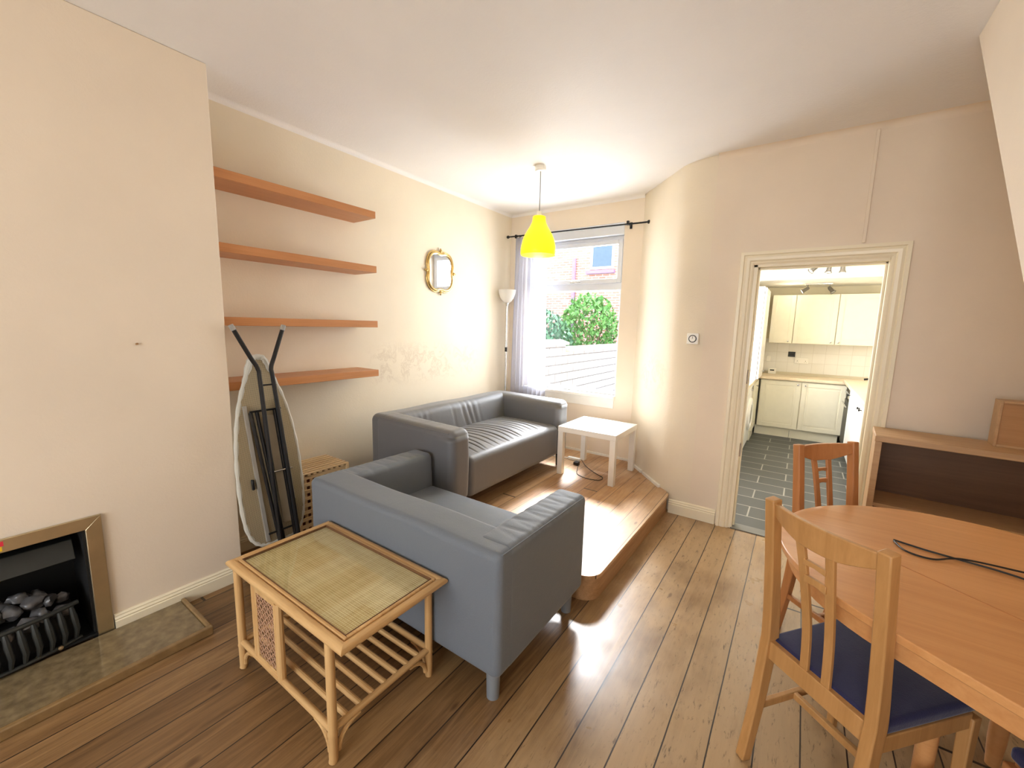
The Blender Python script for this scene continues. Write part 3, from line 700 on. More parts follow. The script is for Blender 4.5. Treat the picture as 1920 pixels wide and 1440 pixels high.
# right run : white drawer/cupboard units and a cooker in the corner
t = thing('base_cabinet', 'white base cabinet run facing left, nearest the doorway', 'cabinet', (0.9, 5.1, 0))
m = MB(); m.box(0.545, 1.4, 3.95, 6.27, 0.10, 0.858); m.build('body', M['white_cab'], t, True, 0.002)
m = MB(); m.box(0.58, 0.60, 3.95, 6.27, 0.0, 0.10); m.build('plinth', M['white_cab'], t, True)
for k in range(4):
    y1 = 6.265 - k * 0.578
    shaker(0.575, 0.745, 'door', t, 0.524, y1, 0.105, 'x-', M['white_cab'], (0.06, 0.68) if k % 2 == 0 else (0.51, 0.68), M['iron'])
t = thing('cooker', 'stainless steel oven at the far end of the right units', 'oven', (0.9, 6.6, 0))
m = MB(); m.box(0.56, 1.38, 6.31, 6.93, 0.02, 0.858); m.build('body', M['chrome'], t, True, 0.004)
m = MB(); m.box(0.535, 0.56, 6.32, 6.92, 0.1, 0.66); d_ = m.build('door', M['soot'], t, True, 0.004)
m = MB(); m.tube([(0.51, 6.36, 0.62), (0.51, 6.88, 0.62)], 0.008); m.build('handle', M['chrome'], t, True)
for k in range(5):
    m = MB(); m.lathe([(0.022, 0), (0.018, 0.03), (0, 0.032)], n=14, xf=Matrix.Translation((0.56, 6.38 + 0.12 * k, 0.76)) @ Matrix.Rotation(R(-90), 4, 'Y')); m.build('knob', M['chrome'], t, True)
# things on the worktops and walls
t = thing('tap', 'dark mixer tap on the right kitchen worktop', 'tap', (0.66, 5.75, 0.90))
m = MB(); m.lathe([(0.03, 0), (0.028, 0.03), (0.016, 0.04), (0.016, 0.06)], n=14); m.tube([(0, 0, 0.05), (0, 0, 0.10), (-0.03, 0, 0.13), (-0.08, 0, 0.12)], 0.011, 10); m.build('spout', M['iron'], t)
m = MB(); m.tube([(0.0, 0.03, 0.05), (0.06, 0.05, 0.075)], 0.01, 8); m.build('lever', M['iron'], t)
def socket(name, x, z, w, h, label, cat, dark=False):
    t = thing(name, label, cat, (x, KY1 - 0.013, z))
    m = MB(); m.box(-w / 2, w / 2, -0.012, 0, -h / 2, h / 2); m.build('plate', M['chrome'] if not dark else M['soot'], t, bevel=0.003)
    return t
t = thing('double_socket', 'white double socket on the tiles above the far worktop', 'socket', (0.02, KY1 - 0.012, 1.085))
m = MB(); m.box(-0.085, 0.085, -0.02, 0, -0.043, 0.043); m.build('plate', M['whitepl'], t, bevel=0.003)
for sx in (-0.05, 0.05):
    m = MB(); m.box(sx - 0.012, sx + 0.012, -0.024, -0.018, 0.012, 0.03); m.build('switch', M['whitepl'], t, bevel=0.002)
    m = MB(); m.box(sx - 0.003, sx + 0.003, -0.0205, -0.019, -0.012, 0.0); m.box(sx - 0.014, sx - 0.008, -0.0205, -0.019, -0.028, -0.024); m.box(sx + 0.008, sx + 0.014, -0.0205, -0.019, -0.028, -0.024); m.build('pin_holes', M['blackpl'], t)
t = thing('switch_plate', 'dark metal switch plate on the tiles above the double socket', 'switch', (-0.11, KY1 - 0.012, 1.172))
m = MB(); m.box(-0.045, 0.045, -0.012, 0, -0.038, 0.038); m.build('plate', M['soot'], t, bevel=0.003)
m = MB(); m.box(-0.03, 0.03, -0.016, -0.011, -0.008, 0.008); m.build('rocker', M['iron'], t, bevel=0.001)
t = thing('small_display', 'small white timer with dark display on the far worktop', 'timer', (-0.335, 7.50, 0.865))
m = MB(); m.box(-0.05, 0.05, -0.015, 0.015, 0, 0.085); m.build('body', M['whitepl'], t, bevel=0.004)
m = MB(); m.box(-0.028, 0.028, -0.0165, -0.0145, 0.045, 0.065); m.build('screen', M['soot'], t)
t = thing('wall_socket', 'small white socket on the kitchen wall by the tall cupboard', 'socket', (-0.40, KY1 - 0.012, 1.09))
m = MB(); m.box(-0.03, 0.03, -0.015, 0, -0.043, 0.043); m.build('plate', M['whitepl'], t, bevel=0.003)
# spotlights
def spotbar(loc, label, n, zc, dirs, lit=None):
    t = thing('spotlight_bar', label, 'ceiling light', loc)
    m = MB(); m.box(-0.13, 0.17, -0.03, 0.03, -0.022, 0); m.build('mount', M['chrome'], t, bevel=0.004)
    for i in range(n):
        x = -0.10 + 0.24 * i / max(1, n - 1)
        d = Vector(dirs[i]).normalized(); p = Vector((x, 0, -0.022)); q = p + Vector((0, 0, -0.045))
        m = MB(); m.tube([p, q], 0.006, 8)
        e = q + d * 0.02
        rot = d.to_track_quat('Z', 'Y').to_matrix().to_4x4()
        m.lathe([(0.014, -0.02), (0.022, 0.0), (0.024, 0.05), (0.036, 0.075), (0.033, 0.075), (0.02, 0.04)], n=16, xf=Matrix.Translation(q) @ rot)
        h = m.build('spot_head', M['steel_dark'], t)
        m = MB(); m.lathe([(0.0, 0.045), (0.022, 0.05), (0.031, 0.07), (0.0, 0.072)], n=14, xf=Matrix.Translation(q) @ rot)
        b = m.build('bulb', M['lit'] if lit == i else M['unlit'], h)
    return t
M['lit'] = emit('lit halogen bulb', (255, 240, 205), 8.0); M['unlit'] = plain('dark lamp lens', (150, 150, 150), 0.2)
spotbar((0.15, 5.95, KZ), 'three spotlight bar on the nearer kitchen ceiling', 3, KZ, [(-0.6, -0.3, -0.6), (-0.1, -0.3, -1), (0, 0, -1)])
spotbar((0.09, 7.02, KZ2), 'two spotlight bar above the far kitchen cabinets', 2, KZ2, [(-0.75, -0.1, -0.5), (0.6, -0.3, -0.8)], 0)
ld = bpy.data.lights.new('kitchen_spot_light', 'POINT'); ld.energy = 1.6; ld.color = (1, 0.88, 0.66); ld.shadow_soft_size = 0.03
lo = bpy.data.objects.new('kitchen_spot_light', ld); C.objects.link(lo); lo.location = (-0.16, 6.98, 2.02)
ld = bpy.data.lights.new('kitchen_spot_light', 'POINT'); ld.energy = 5; ld.color = (1, 0.92, 0.76); ld.shadow_soft_size = 0.05
lo = bpy.data.objects.new('kitchen_spot_light', ld); C.objects.link(lo); lo.location = (0.3, 5.9, 2.12)

# ------------------------------------------------------------ outside
m = MB(); m.box(-30, -1.2, YW + 0.3, 40, -0.25, -0.2); struct(m.build('ground_yard', M['concrete'], smooth=0), 'yard ground')
m = MB(); m.box(-30, 30, -30, YB - 0.12, -0.35, -0.3); struct(m.build('ground_street', M['concrete'], smooth=0), 'street ground')
t = thing('yard_wall', 'white painted brick yard wall with stone copings outside the window', 'wall', (-3.55, 8, -0.2))
m = MB(); m.box(-3.65, -3.4, 4.4, 6.55, -0.2, 1.19); m.box(-3.65, -3.4, 6.55, 13.0, -0.2, 1.06); m.build('brickwork', M['whitebrick'], t, True)
for (y0, y1, z) in ((4.4, 6.6, 1.19), (6.6, 8.9, 1.06), (8.92, 11.0, 1.06)):
    m = MB(); m.prism([(-3.70, z), (-3.35, z), (-3.35, z + 0.04), (-3.525, z + 0.09), (-3.70, z + 0.04)], y0, y1, 'y'); m.build('coping', M['coping'], t, True, 0.008)
t = thing('brick_house', 'pale red brick house behind the yard with an upstairs window', 'house', (-6, 12.5, -0.2))
m = MB(); m.box(-13, -1.0, 12.0, 16, -0.2, 5.4); m.build('wall', M['redbrick'], t, True)
for (x0, x1, z0, z1) in ((-5.43, -4.83, 3.30, 3.95), (-8.4, -7.6, 3.3, 4.1)):
    m = MB(); frame(m, x0 - 0.08, x1 + 0.08, z0 - 0.07, z1 + 0.08, 0.08, 11.97, 12.0); w_ = m.build('window', M['upvc'], t, True, 0.01)
    m = MB(); m.box(x0, x1, 11.985, 11.99, z0, z1); g = m.build('pane', M['bluegl'], w_); g.data.transform(Matrix.Translation((6, -12.5, 0.2)))
    m = MB(); m.box(x0 - 0.18, x1 + 0.12, 11.88, 12.0, z0 - 0.2, z0 - 0.1); m.build('sill', M['purple'], t, True, 0.01)
m = MB(); m.tube([(-6.02, 11.93, 0.5), (-6.02, 11.93, 3.6)], 0.06, 10); m.build('downpipe', M['purple'], t, True)
m = MB(); m.prism([(11.8, 5.3), (16.3, 5.3), (14, 6.6)], -13.2, -0.8, 'x'); m.build('roof', M['slate'], t, True)
t = thing('outbuilding', 'white outbuilding with sloping roof edge beyond the yard wall', 'shed', (-8.2, 10.4, -0.2))
m = MB(); m.prism([(-10.5, -0.2), (-7.3, -0.2), (-7.3, 1.6), (-10.5, 2.5)], 9.6, 11.4, 'y'); m.build('walls', M['whitebrick'], t, True)
m = MB(); m.prism([(-10.7, 2.56), (-7.15, 1.56), (-7.15, 1.64), (-10.7, 2.64)], 9.5, 11.5, 'y'); m.build('roof', M['slate'], t, True)
def shrub(cx, cy, cz, rx, ry, rz_, n, mat, label, sd):
    rd = random.Random(sd); t = thing('shrub', label, 'shrub', (cx, cy, -0.2))
    m = MB()
    for i in range(n):
        a = rd.uniform(0, 2 * PI); u_ = rd.uniform(-1, 1); rr = rd.uniform(0.45, 1.0) ** 0.5
        p = Vector((cx + rx * rr * math.cos(a) * math.sqrt(1 - u_ * u_), cy + ry * rr * math.sin(a) * math.sqrt(1 - u_ * u_), cz + rz_ * rr * u_))
        q = Matrix.Rotation(rd.uniform(0, 2 * PI), 4, 'Z') @ Matrix.Rotation(rd.uniform(-1.2, 1.2), 4, 'X'); s_ = rd.uniform(0.05, 0.10)
        m.add([(-s_ * 0.5, 0, 0), (0, s_ * 0.15, s_ * 0.7), (s_ * 0.5, 0, 0), (0, -s_ * 0.1, -s_ * 0.7)], [(0, 1, 2, 3)], Matrix.Translation(p) @ q)
    m.build('foliage', mat, t, True, smooth=0)
    m = MB()
    for k in range(6):
        a = k * 1.05; m.tube([(cx + 0.05 * math.cos(a), cy + 0.05 * math.sin(a), -0.2), (cx + rx * 0.3 * math.cos(a), cy + ry * 0.3 * math.sin(a), cz * 0.6), (cx + rx * 0.6 * math.cos(a), cy + ry * 0.6 * math.sin(a), cz + rz_ * 0.5)], [0.025, 0.018, 0.006], 6)
    m.build('stems', plain('shrub stem', (110, 92, 70), 0.8), t, True)
shrub(-6.2, 8.5, 1.1, 0.8, 0.9, 0.75, 2600, M['leaf'], 'dark green climbing shrub behind the left coping', 3)
shrub(-4.75, 8.0, 1.1, 0.65, 0.8, 0.75, 2200, M['leaf'], 'dark green shrub in the middle behind the yard wall', 4)
shrub(-4.6, 10.1, 1.45, 0.75, 0.8, 0.95, 2600, M['leaf2'], 'bright green shrub at the right behind the yard wall', 5)

# ------------------------------------------------------------ living room : fireplace
t = thing('fireplace', 'brass framed inset coal effect fire with black interior', 'fireplace', (-2.56, 0.05, 0))
x = -2.558
m = MB(); fw = 0.055
# mitred flat brass surround
def mitre(m, y0, y1, z1, w, xa, xb):
    for tri in ([(y1, 0), (y1 + w, 0), (y1 + w, z1 + w), (y1, z1)], [(y0 - w, 0), (y0, 0), (y0, z1), (y0 - w, z1 + w)], [(y0, z1), (y1, z1), (y1 + w, z1 + w), (y0 - w, z1 + w)]):
        m.prism(tri, xa, xb, 'x')
mitre(m, FY0, FY1, FZ - 0.006, fw, x, x + 0.014); m.build('brass_frame', M['brass'], t, True, 0.002)
m = MB(); m.box(-2.86, -2.56, FY0, FY0 + 0.01, 0.002, FZ); m.box(-2.86, -2.56, FY1 - 0.01, FY1, 0.002, FZ); m.box(-2.86, -2.56, FY0, FY1, FZ - 0.01, FZ); m.box(-2.865, -2.855, FY0, FY1, 0.002, FZ); m.box(-2.86, -2.545, FY0, FY1, 0.036, 0.046)
m.build('firebox', M['lining'], t, True)
m = MB(); m.prism([(-2.80, 0.50), (-2.62, 0.50), (-2.575, 0.42), (-2.585, 0.42), (-2.64, 0.485), (-2.80, 0.485)], FY0 + 0.03, FY1 - 0.035, 'y'); m.build('hood', M['soot'], t, True, 0.003)
# bowed fret with upright bars
yc = (FY0 + FY1) / 2; hw = 0.25
def bow(y): return -2.56 + 0.045 * (1 - ((y - yc) / hw) ** 2)
m = MB()
for zz, r_ in ((0.215, 0.010), (0.055, 0.008)):
    m.tube([(bow(yc - hw + 2 * hw * k / 20), yc - hw + 2 * hw * k / 20, zz + (0.01 if r_ > .009 else 0)) for k in range(21)], r_, 8)
m.build('fret_rail', M['soot'], t, True)
for k in range(13):
    yy = yc - hw + 2 * hw * (k + 0.5) / 13
    m = MB(); m.tube([(bow(yy) - 0.005, yy, 0.05), (bow(yy) + 0.012, yy + 0.006, 0.11), (bow(yy) + 0.014, yy, 0.17), (bow(yy), yy - 0.004, 0.22)], [0.006, 0.011, 0.012, 0.007], 8)
    m.build('fret_bar', M['soot'], t, True)
rd = random.Random(5)
def lump(c, r, rd):
    bm = bmesh.new(); bmesh.ops.create_icosphere(bm, subdivisions=2, radius=1)
    k = [rd.uniform(0, 6) for _ in range(6)]
    vs = []
    for v in bm.verts:
        q = v.co; s_ = 1 + 0.28 * math.sin(q.x * 3 + k[0]) * math.cos(q.y * 3 + k[1]) + 0.18 * math.sin(q.z * 5 + q.x * 3 + k[2])
        vs.append((c[0] + q.x * r[0] * s_, c[1] + q.y * r[1] * s_, c[2] + q.z * r[2] * s_))
    fs = [tuple(v.index for v in f.verts) for f in bm.faces]; bm.free(); return vs, fs
for k in range(26):
    row = k // 9; yy = yc - 0.22 + 0.44 * ((k % 9) + 0.5 * (row % 2)) / 8.5
    m = MB(); m.add(*lump((bow(yy) - 0.035 - 0.055 * row + rd.uniform(-.012, .012), yy + rd.uniform(-.01, .01), 0.212 + 0.032 * row + rd.uniform(-0.015, 0.018)), (rd.uniform(.020, .036), rd.uniform(.022, .038), rd.uniform(.018, .032)), rd))
    m.build('coal', M['coal'], t, True, smooth=60)
m = MB(); m.box(-2.80, -2.60, yc - 0.24, yc + 0.24, 0.046, 0.20); m.build('coal_bed', M['lining'], t, True)
for yy in (0.17, 0.235):
    m = MB(); m.lathe([(0.004, 0), (0.004, 0.008), (0.009, 0.012), (0.008, 0.018), (0, 0.02)], n=12, xf=Matrix.Translation((-2.545, yy, 0.056)) @ Matrix.Rotation(R(90), 4, 'Y')); m.build('knob', M['brass'], t, True)
m = MB(); m.box(-2.544, -2.5435, 0.06, 0.125, 0.578, 0.598); s1 = m.build('sticker', plain('red sticker', (214, 52, 70), 0.4), t, True)
m = MB(); m.box(-2.544, -2.5435, 0.06, 0.12, 0.558, 0.577); s2 = m.build('sticker', plain('yellow sticker', (232, 190, 40), 0.4), t, True)
# hearth
t = thing('hearth', 'glossy brown stone hearth slab with raised edge in front of the fire', 'hearth', (-2.37, 0.05, 0))
m = MB(); m.box(-2.538, -2.205, -0.60, 0.665, 0, 0.032); m.build('slab', M['hearth'], t, True, 0.003)
m = MB(); m.box(-2.205, -2.18, -0.62, 0.685, 0, 0.042); m.box(-2.538, -2.205, 0.665, 0.685, 0, 0.042); m.box(-2.538, -2.205, -0.62, -0.60, 0, 0.042); m.build('edging', M['hearth_edge'], t, True, 0.005)

# ------------------------------------------------------------ shelves
for k, (z, lb) in enumerate(((2.264, 'topmost of the four beech wall shelves in the alcove'), (1.883, 'second beech wall shelf from the top in the alcove'),
                       (1.487, 'third beech wall shelf down, just above the ironing board feet'), (1.122, 'lowest beech wall shelf, behind the ironing board'))):
    m = MB(); m.box(XL, -2.61, 0.895 if k < 0 else 0.975, 1.995, z - 0.024, z + 0.024)
    tag(m.build('wall_shelf', M['shelfwood'], bevel=0.002), lb, 'shelf', 'beech shelves in the alcove')

# ------------------------------------------------------------ mirror
t = thing('wall_mirror', 'small gold framed quatrefoil mirror on the left wall', 'mirror', (XL, 2.905, 1.983))
def mir(a, b, off):
    P_ = []
    for k in range(96):
        th = 2 * PI * k / 96; c_, s_ = math.cos(th), math.sin(th)
        e = 2 / 3.2
        y_ = a * math.copysign(abs(c_) ** e, c_); z_ = b * math.copysign(abs(s_) ** e, s_)
        # small inward nips at the four mid points
        d = min(abs(math.remainder(th, PI / 2)), 1.0)
        f = 1 - 0.07 * math.exp(-(d / 0.10) ** 2)
        P_.append((y_ * f, z_ * f))
    return P_
m = MB(); m.prism(mir(0.155, 0.165, 0), 0.002, 0.012, 'x'); m.build('glass', M['mirror'], t, smooth=0)
m = MB(); m.tube([(0.014, p[0], p[1]) for p in mir(0.16, 0.17, 0)], 0.011, 8, closed=True); m.tube([(0.008, p[0], p[1]) for p in mir(0.176, 0.186, 0)], 0.008, 8, closed=True); m.build('frame', M['gold'], t)
for (a, b) in ((0.178, 0), (-0.178, 0), (0, 0.188), (0, -0.188)):
    m = MB(); xf = Matrix.Translation((0.012, a, b)) @ Matrix.Rotation(R(90), 4, 'Y'); m.lathe([(0.0, -0.006), (0.016, 0), (0.012, 0.012), (0, 0.018)], n=8, xf=xf)
    m.lathe([(0.0, -0.006), (0.010, 0), (0, 0.014)], n=8, xf=Matrix.Translation((0.012, a * 1.1, b * 1.1)) @ Matrix.Rotation(R(90), 4, 'Y')); m.build('ornament', M['gold'], t)

# ------------------------------------------------------------ pendant lamp
px, py = -1.829, 2.972
t = thing('pendant_lamp', 'yellow bell shaped pendant lamp hanging from the ceiling', 'pendant lamp', (px, py, 2.07))
m = MB(); m.lathe([(0.045, 0.68), (0.045, 0.648), (0.038, 0.642), (0, 0.642)], n=28); m.build('ceiling_rose', M['whitepl'], t)
m = MB(); m.tube([(0, 0, 0.65), (0.001, 0.001, 0.5), (0, 0, 0.33)], 0.0038, 8); m.build('cord', plain('grey lamp flex', (140, 138, 132), 0.5), t)
prof = [(0.138, 0.0), (0.143, 0.01), (0.143, 0.03), (0.138, 0.07), (0.128, 0.115), (0.112, 0.155), (0.092, 0.19), (0.072, 0.222), (0.058, 0.25), (0.052, 0.275), (0.052, 0.298), (0.046, 0.303), (0.012, 0.303)]
m = MB(); m.lathe(prof + [(0.012, 0.298), (0.045, 0.297), (0.048, 0.275), (0.054, 0.248), (0.068, 0.22), (0.088, 0.187), (0.108, 0.152), (0.124, 0.113), (0.134, 0.069), (0.139, 0.03), (0.139, 0.012), (0.136, 0.0)], n=48)
m.f = [f for f in m.f if len(f) == 4]; m.mi = [0] * len(m.f); m.build('lamp_shade', M['shade'], t)
m = MB(); m.lathe([(0.018, 0.34), (0.02, 0.30), (0.02, 0.24), (0.014, 0.235)], n=16); m.build('lamp_holder', M['whitepl'], t)
m = MB(); m.lathe([(0.012, 0.235), (0.014, 0.22), (0.03, 0.19), (0.033, 0.165), (0.026, 0.14), (0.0, 0.13)], n=20); m.build('bulb', emit('warm lit bulb', (255, 224, 160), 9.0), t)
ld = bpy.data.lights.new('pendant_bulb_light', 'POINT'); ld.energy = 9; ld.color = (1, 0.78, 0.42); ld.shadow_soft_size = 0.05
lo = bpy.data.objects.new('pendant_bulb_light', ld); C.objects.link(lo); lo.location = (px, py, 2.16)

# ------------------------------------------------------------ floor lamp
t = thing('floor_lamp', 'slim silver uplighter floor lamp with white bowl in the corner', 'floor lamp', (-2.765, 3.86, ZP))
m = MB(); m.lathe([(0.11, 0), (0.11, 0.012), (0.09, 0.022), (0.014, 0.028)], n=28); m.build('base', M['chrome'], t)
m = MB(); m.lathe([(0.0115, 0.025), (0.0115, 1.60)], n=12); m.build('pole', M['chrome'], t)
m = MB(); m.lathe([(0.014, 1.05), (0.014, 1.10)], n=12); m.build('switch', M['blackpl'], t)
m = MB(); m.lathe([(0.013, 1.585), (0.03, 1.60), (0.05, 1.615), (0.075, 1.65), (0.092, 1.70), (0.098, 1.74), (0.094, 1.74), (0.088, 1.70), (0.07, 1.655), (0.045, 1.625), (0.0, 1.61)], n=32); m.build('lamp_shade', M['bowl'], t)
m = MB(); m.lathe([(0.012, 1.56), (0.02, 1.585), (0.028, 1.60)], n=16); m.build('collar', M['chrome'], t)

# ------------------------------------------------------------ curtain rod and curtain
t = thing('curtain_rod', 'thin black curtain rod above the rear window', 'curtain rod', (-2.07, 3.975, 2.483))
m = MB(); m.tube([(-2.845, 3.975, 2.492), (-1.27, 3.975, 2.474)], 0.008, 10); m.build('rod', M['iron'], t, True)
for xx in (-2.85, -1.262):
    m = MB(); m.lathe([(0.0, -0.02), (0.014, -0.012), (0.018, 0), (0.014, 0.012), (0.0, 0.02)], n=14, xf=Matrix.Translation((xx, 3.975, 2.483 + (0.009 if xx < -2 else -0.009))) @ Matrix.Rotation(R(90), 4, 'Y')); m.build('finial', M['iron'], t, True)
for xx in (-2.74, -1.46):
    m = MB(); m.tube([(xx, YW, 2.478), (xx, 3.975, 2.478)], 0.006, 8); m.box(xx - 0.01, xx + 0.01, 3.962, 3.99, 2.468, 2.505); m.box(xx - 0.012, xx + 0.012, YW - 0.005, YW, 2.45, 2.51); m.build('bracket', M['iron'], t, True)
m = MB(); nx, nz = 150, 36; vs = []; fs = []
for j in range(nz + 1):
    fz = j / nz; z = 2.475 - fz * (2.475 - 0.42)
    for i in range(nx + 1):
        u = i / nx
        xx = -2.77 + u * 0.40 + (u - 0.5) * 0.10 * fz + 0.02 * (1 - fz) * 0 + 0.02
        amp = 0.022 + 0.012 * fz
        yy = 3.985 + amp * math.sin(u * 2 * PI * 8.5 + 0.7 * math.sin(fz * 2.2 + u * 5)) + 0.006 * math.sin(u * 61 + fz * 3)
        vs.append((xx, yy, z))
for j in range(nz):
    for i in range(nx):
        a = j * (nx + 1) + i; fs.append((a, a + 1, a + nx + 2, a + nx + 1))
m.add(vs, fs); o = m.build('curtain', M['sheer'], smooth=180)
tag(o, 'sheer white curtain drawn to the left of the rear window', 'curtain')

# ------------------------------------------------------------ thermostat and conduit
t = thing('thermostat', 'square white room thermostat with round dial beside the doorway', 'thermostat', (-0.692, YD, 1.433))
m = MB(); m.box(-0.042, 0.042, -0.028, 0, -0.042, 0.042); m.build('body', M['whitepl'], t, bevel=0.005)
m = MB(); m.lathe([(0.029, 0), (0.029, 0.004), (0.024, 0.004), (0.024, 0)], n=28, xf=Matrix.Translation((0, -0.028, 0)) @ Matrix.Rotation(R(90), 4, 'X')); m.build('dial_ring', M['soot'], t)
m = MB(); m.lathe([(0.023, 0), (0.022, 0.008), (0, 0.008)], n=28, xf=Matrix.Translation((0, -0.028, 0)) @ Matrix.Rotation(R(90), 4, 'X')); d_ = m.build('dial', M['whitepl'], t)
m = MB(); m.box(-0.0015, 0.0015, -0.0375, -0.036, 0.0, 0.018); m.build('pointer', M['blackpl'], t)
m = MB(); m.box(0.244, 0.262, YD - 0.012, YD, 2.062, 2.72); tag(m.build('cable_trunking', M['wall'], bevel=0.002), 'painted cable trunking running up from the door frame to ceiling', 'trunking')
m = MB(); m.tube([(-2.56, 0.598, 1.373), (-2.548, 0.598, 1.375)], 0.005, 8); tag(m.build('wall_plug', M['riser']), 'small brown wall plug stuck in the chimney breast', 'wall plug')

# ------------------------------------------------------------ sofas
def crease(d, w): return math.exp(-(d / w) ** 2)
def make_sofa(name, label, loc, rz, W, D, mat, rc, arm, creases, H=0.66, leg_h=0.13):
    t = thing(name, label, 'sofa', loc, rz)
    hw = W / 2; bz = leg_h
    # backrest (local y from -D/2 at the rear)
    bt = 0.20; yb = -D / 2
    def dback(q):
        x_, y_, z_ = q; f = (z_ - bz) / (H - bz)
        if y_ > yb + bt / 2:
            y_ += 0.07 * (1 - max(0, min(1, f)))
            if abs(x_) < hw - arm and f > 0.2:
                g = 0
                for (cx, w_, amp, sl_) in creases.get('back', []):
                    g += amp * crease(x_ - cx - sl_ * max(0, 1 - f) ** 1.5, w_) * min(1, 4 * f * (1.15 - f))
                y_ += g + 0.012 * math.sin(PI * f) * math.cos(PI * x_ / W)
        z_ += 0.006 * math.sin(x_ * 9) * (1 if f > 0.9 else 0) * 0.5
        return (x_, y_, z_)
    m = MB(); m.soft((0, yb + bt / 2, (bz + H) / 2 - 0.0005), (W - 0.003, bt, H - bz - 0.001), rc, (100, 4, 16), dback); m.build('backrest', mat, t, smooth=180)
    for sg in (-1, 1):
        def darm(q, sg=sg):
            x_, y_, z_ = q; f = (z_ - bz) / (H - bz)
            if f > 0.9:
                g = 0
                for k in range(16):
                    yy = -D / 2 + 0.16 + k * (D - 0.22) / 16
                    g += 0.0022 * crease(y_ - yy - 0.02 * math.sin(k * 2.3) - 0.25 * (x_ * sg - hw + arm / 2) * ((k % 3) - 1), 0.010)
                z_ -= g * creases.get('arm', 0.0)
                z_ -= 0.014 * max(0, (y_ + D / 2 - 0.15) / D)
            if (x_ * sg) < hw - arm / 2: x_ += sg * (-0.012) * math.sin(PI * max(0, min(1, f)))
            return (x_, y_, z_)
        m = MB(); m.soft((sg * (hw - arm / 2), 0.03, (bz + H) / 2), (arm, D - 0.06, H - bz), rc, (5, 60, 12), darm); m.build('armrest', mat, t, smooth=180)
        # piped seam along the outer top edge
        m = MB(); xe = sg * (hw - rc * 0.25); m.tube([(xe, -D / 2 + rc * 0.8, H - rc * 0.32), (xe, 0, H - 0.006 - rc * 0.32), (xe, D / 2 - rc * 0.8, H - 0.012 - rc * 0.32)], 0.003, 6); m.build('seam', mat, t)
    # seat
    sh = 0.43; sw = W - 2 * arm + 0.012; y0 = -D / 2 + bt - 0.02; y1 = D / 2 - 0.004
    def dseat(q):
        x_, y_, z_ = q
        if z_ > sh - 0.12:
            u_ = x_ / (sw / 2); v_ = (y_ - y0) / (y1 - y0)
            top = max(0, (z_ - (sh - 0.12)) / 0.12)
            z_ += top * (0.022 * (1 - abs(u_) ** 3) * math.sin(PI * min(1, max(0.05, v_ * 0.95 + 0.1))) - 0.0)
            g = 0
            for (cx, w_, amp, sl_) in creases.get('seat', []):
                g += amp * crease(x_ - cx - sl_ * (v_ - 0.5) ** 2, w_) * max(0, math.sin(PI * min(1, max(0, v_ * 1.1 - 0.03)))) ** 0.6
            z_ -= g * top
        return (x_, y_, z_)
    m = MB(); m.soft((0, (y0 + y1) / 2, (bz + sh) / 2), (sw, y1 - y0, sh - bz), rc * 0.9, (330 if W > 1.5 else 160, 36, 8), dseat); m.build('seat', mat, t, smooth=180)
    for sx in (-1, 1):
        for sy in (-1, 1):
            m = MB(); m.lathe([(0.026, 0), (0.030, bz + 0.03)], (sx * (hw - 0.065), sy * (D / 2 - 0.06), 0), 18); m.build('leg', plain('grey painted leg', (126, 132, 138), 0.4) if mat is M['sofa_b'] else M['soot'], t)
    return t
rd = random.Random(11)
cr1 = {'seat': [(-0.62 + 0.066 * k + rd.uniform(-.01, .01), rd.uniform(0.0045, 0.008), rd.choice((0.010, 0.016, 0.026)), 0.30 + 0.16 * rd.random()) for k in range(17)],
       'back': [(-0.14, 0.012, -0.009, -0.16), (-0.07, 0.010, -0.011, -0.20), (0.0, 0.012, -0.009, -0.17), (-0.22, 0.011, -0.005, -0.12), (0.12, 0.010, -0.005, -0.08), (0.40, 0.008, -0.003, 0.03), (0.46, 0.007, -0.004, 0.02), (0.52, 0.007, -0.003, 0.02), (0.57, 0.006, -0.003, 0.02)], 'arm': 0.3}
make_sofa('sofa', 'long grey two seat sofa against the left wall on the platform', (-2.225, 2.755, ZP), R(-90), 1.65, 0.86, M['sofa_a'], 0.055, 0.19, cr1)
cr2 = {'seat': [(0.25, 0.012, 0.004, 0.1), (0.33, 0.01, 0.004, 0.12), (0.41, 0.012, 0.003, 0.1)],
       'back': [(-0.5 + 0.03 * k, 0.008, -0.004, 0.02) for k in range(5)], 'arm': 1.0}
make_sofa('loveseat', 'blue grey loveseat seen from behind beside the cane table', (-1.475, 1.53, 0), 0, 1.29, 0.76, M['sofa_b'], 0.034, 0.17, cr2)

# ------------------------------------------------------------ white side table
t = thing('side_table', 'small square white side table between the sofa and angled wall', 'table', (-1.475, 3.56, ZP))
m = MB(); m.box(-0.275, 0.275, -0.275, 0.275, 0.40, 0.45); m.build('tabletop', M['lack'], t, bevel=0.003)
for sx in (-1, 1):
    for sy in (-1, 1):
        x_, y_ = sx * 0.248, sy * 0.248; m = MB(); m.box(x_ - 0.025, x_ + 0.025, y_ - 0.025, y_ + 0.025, 0, 0.401); m.build('leg', M['lack'], t, bevel=0.002)
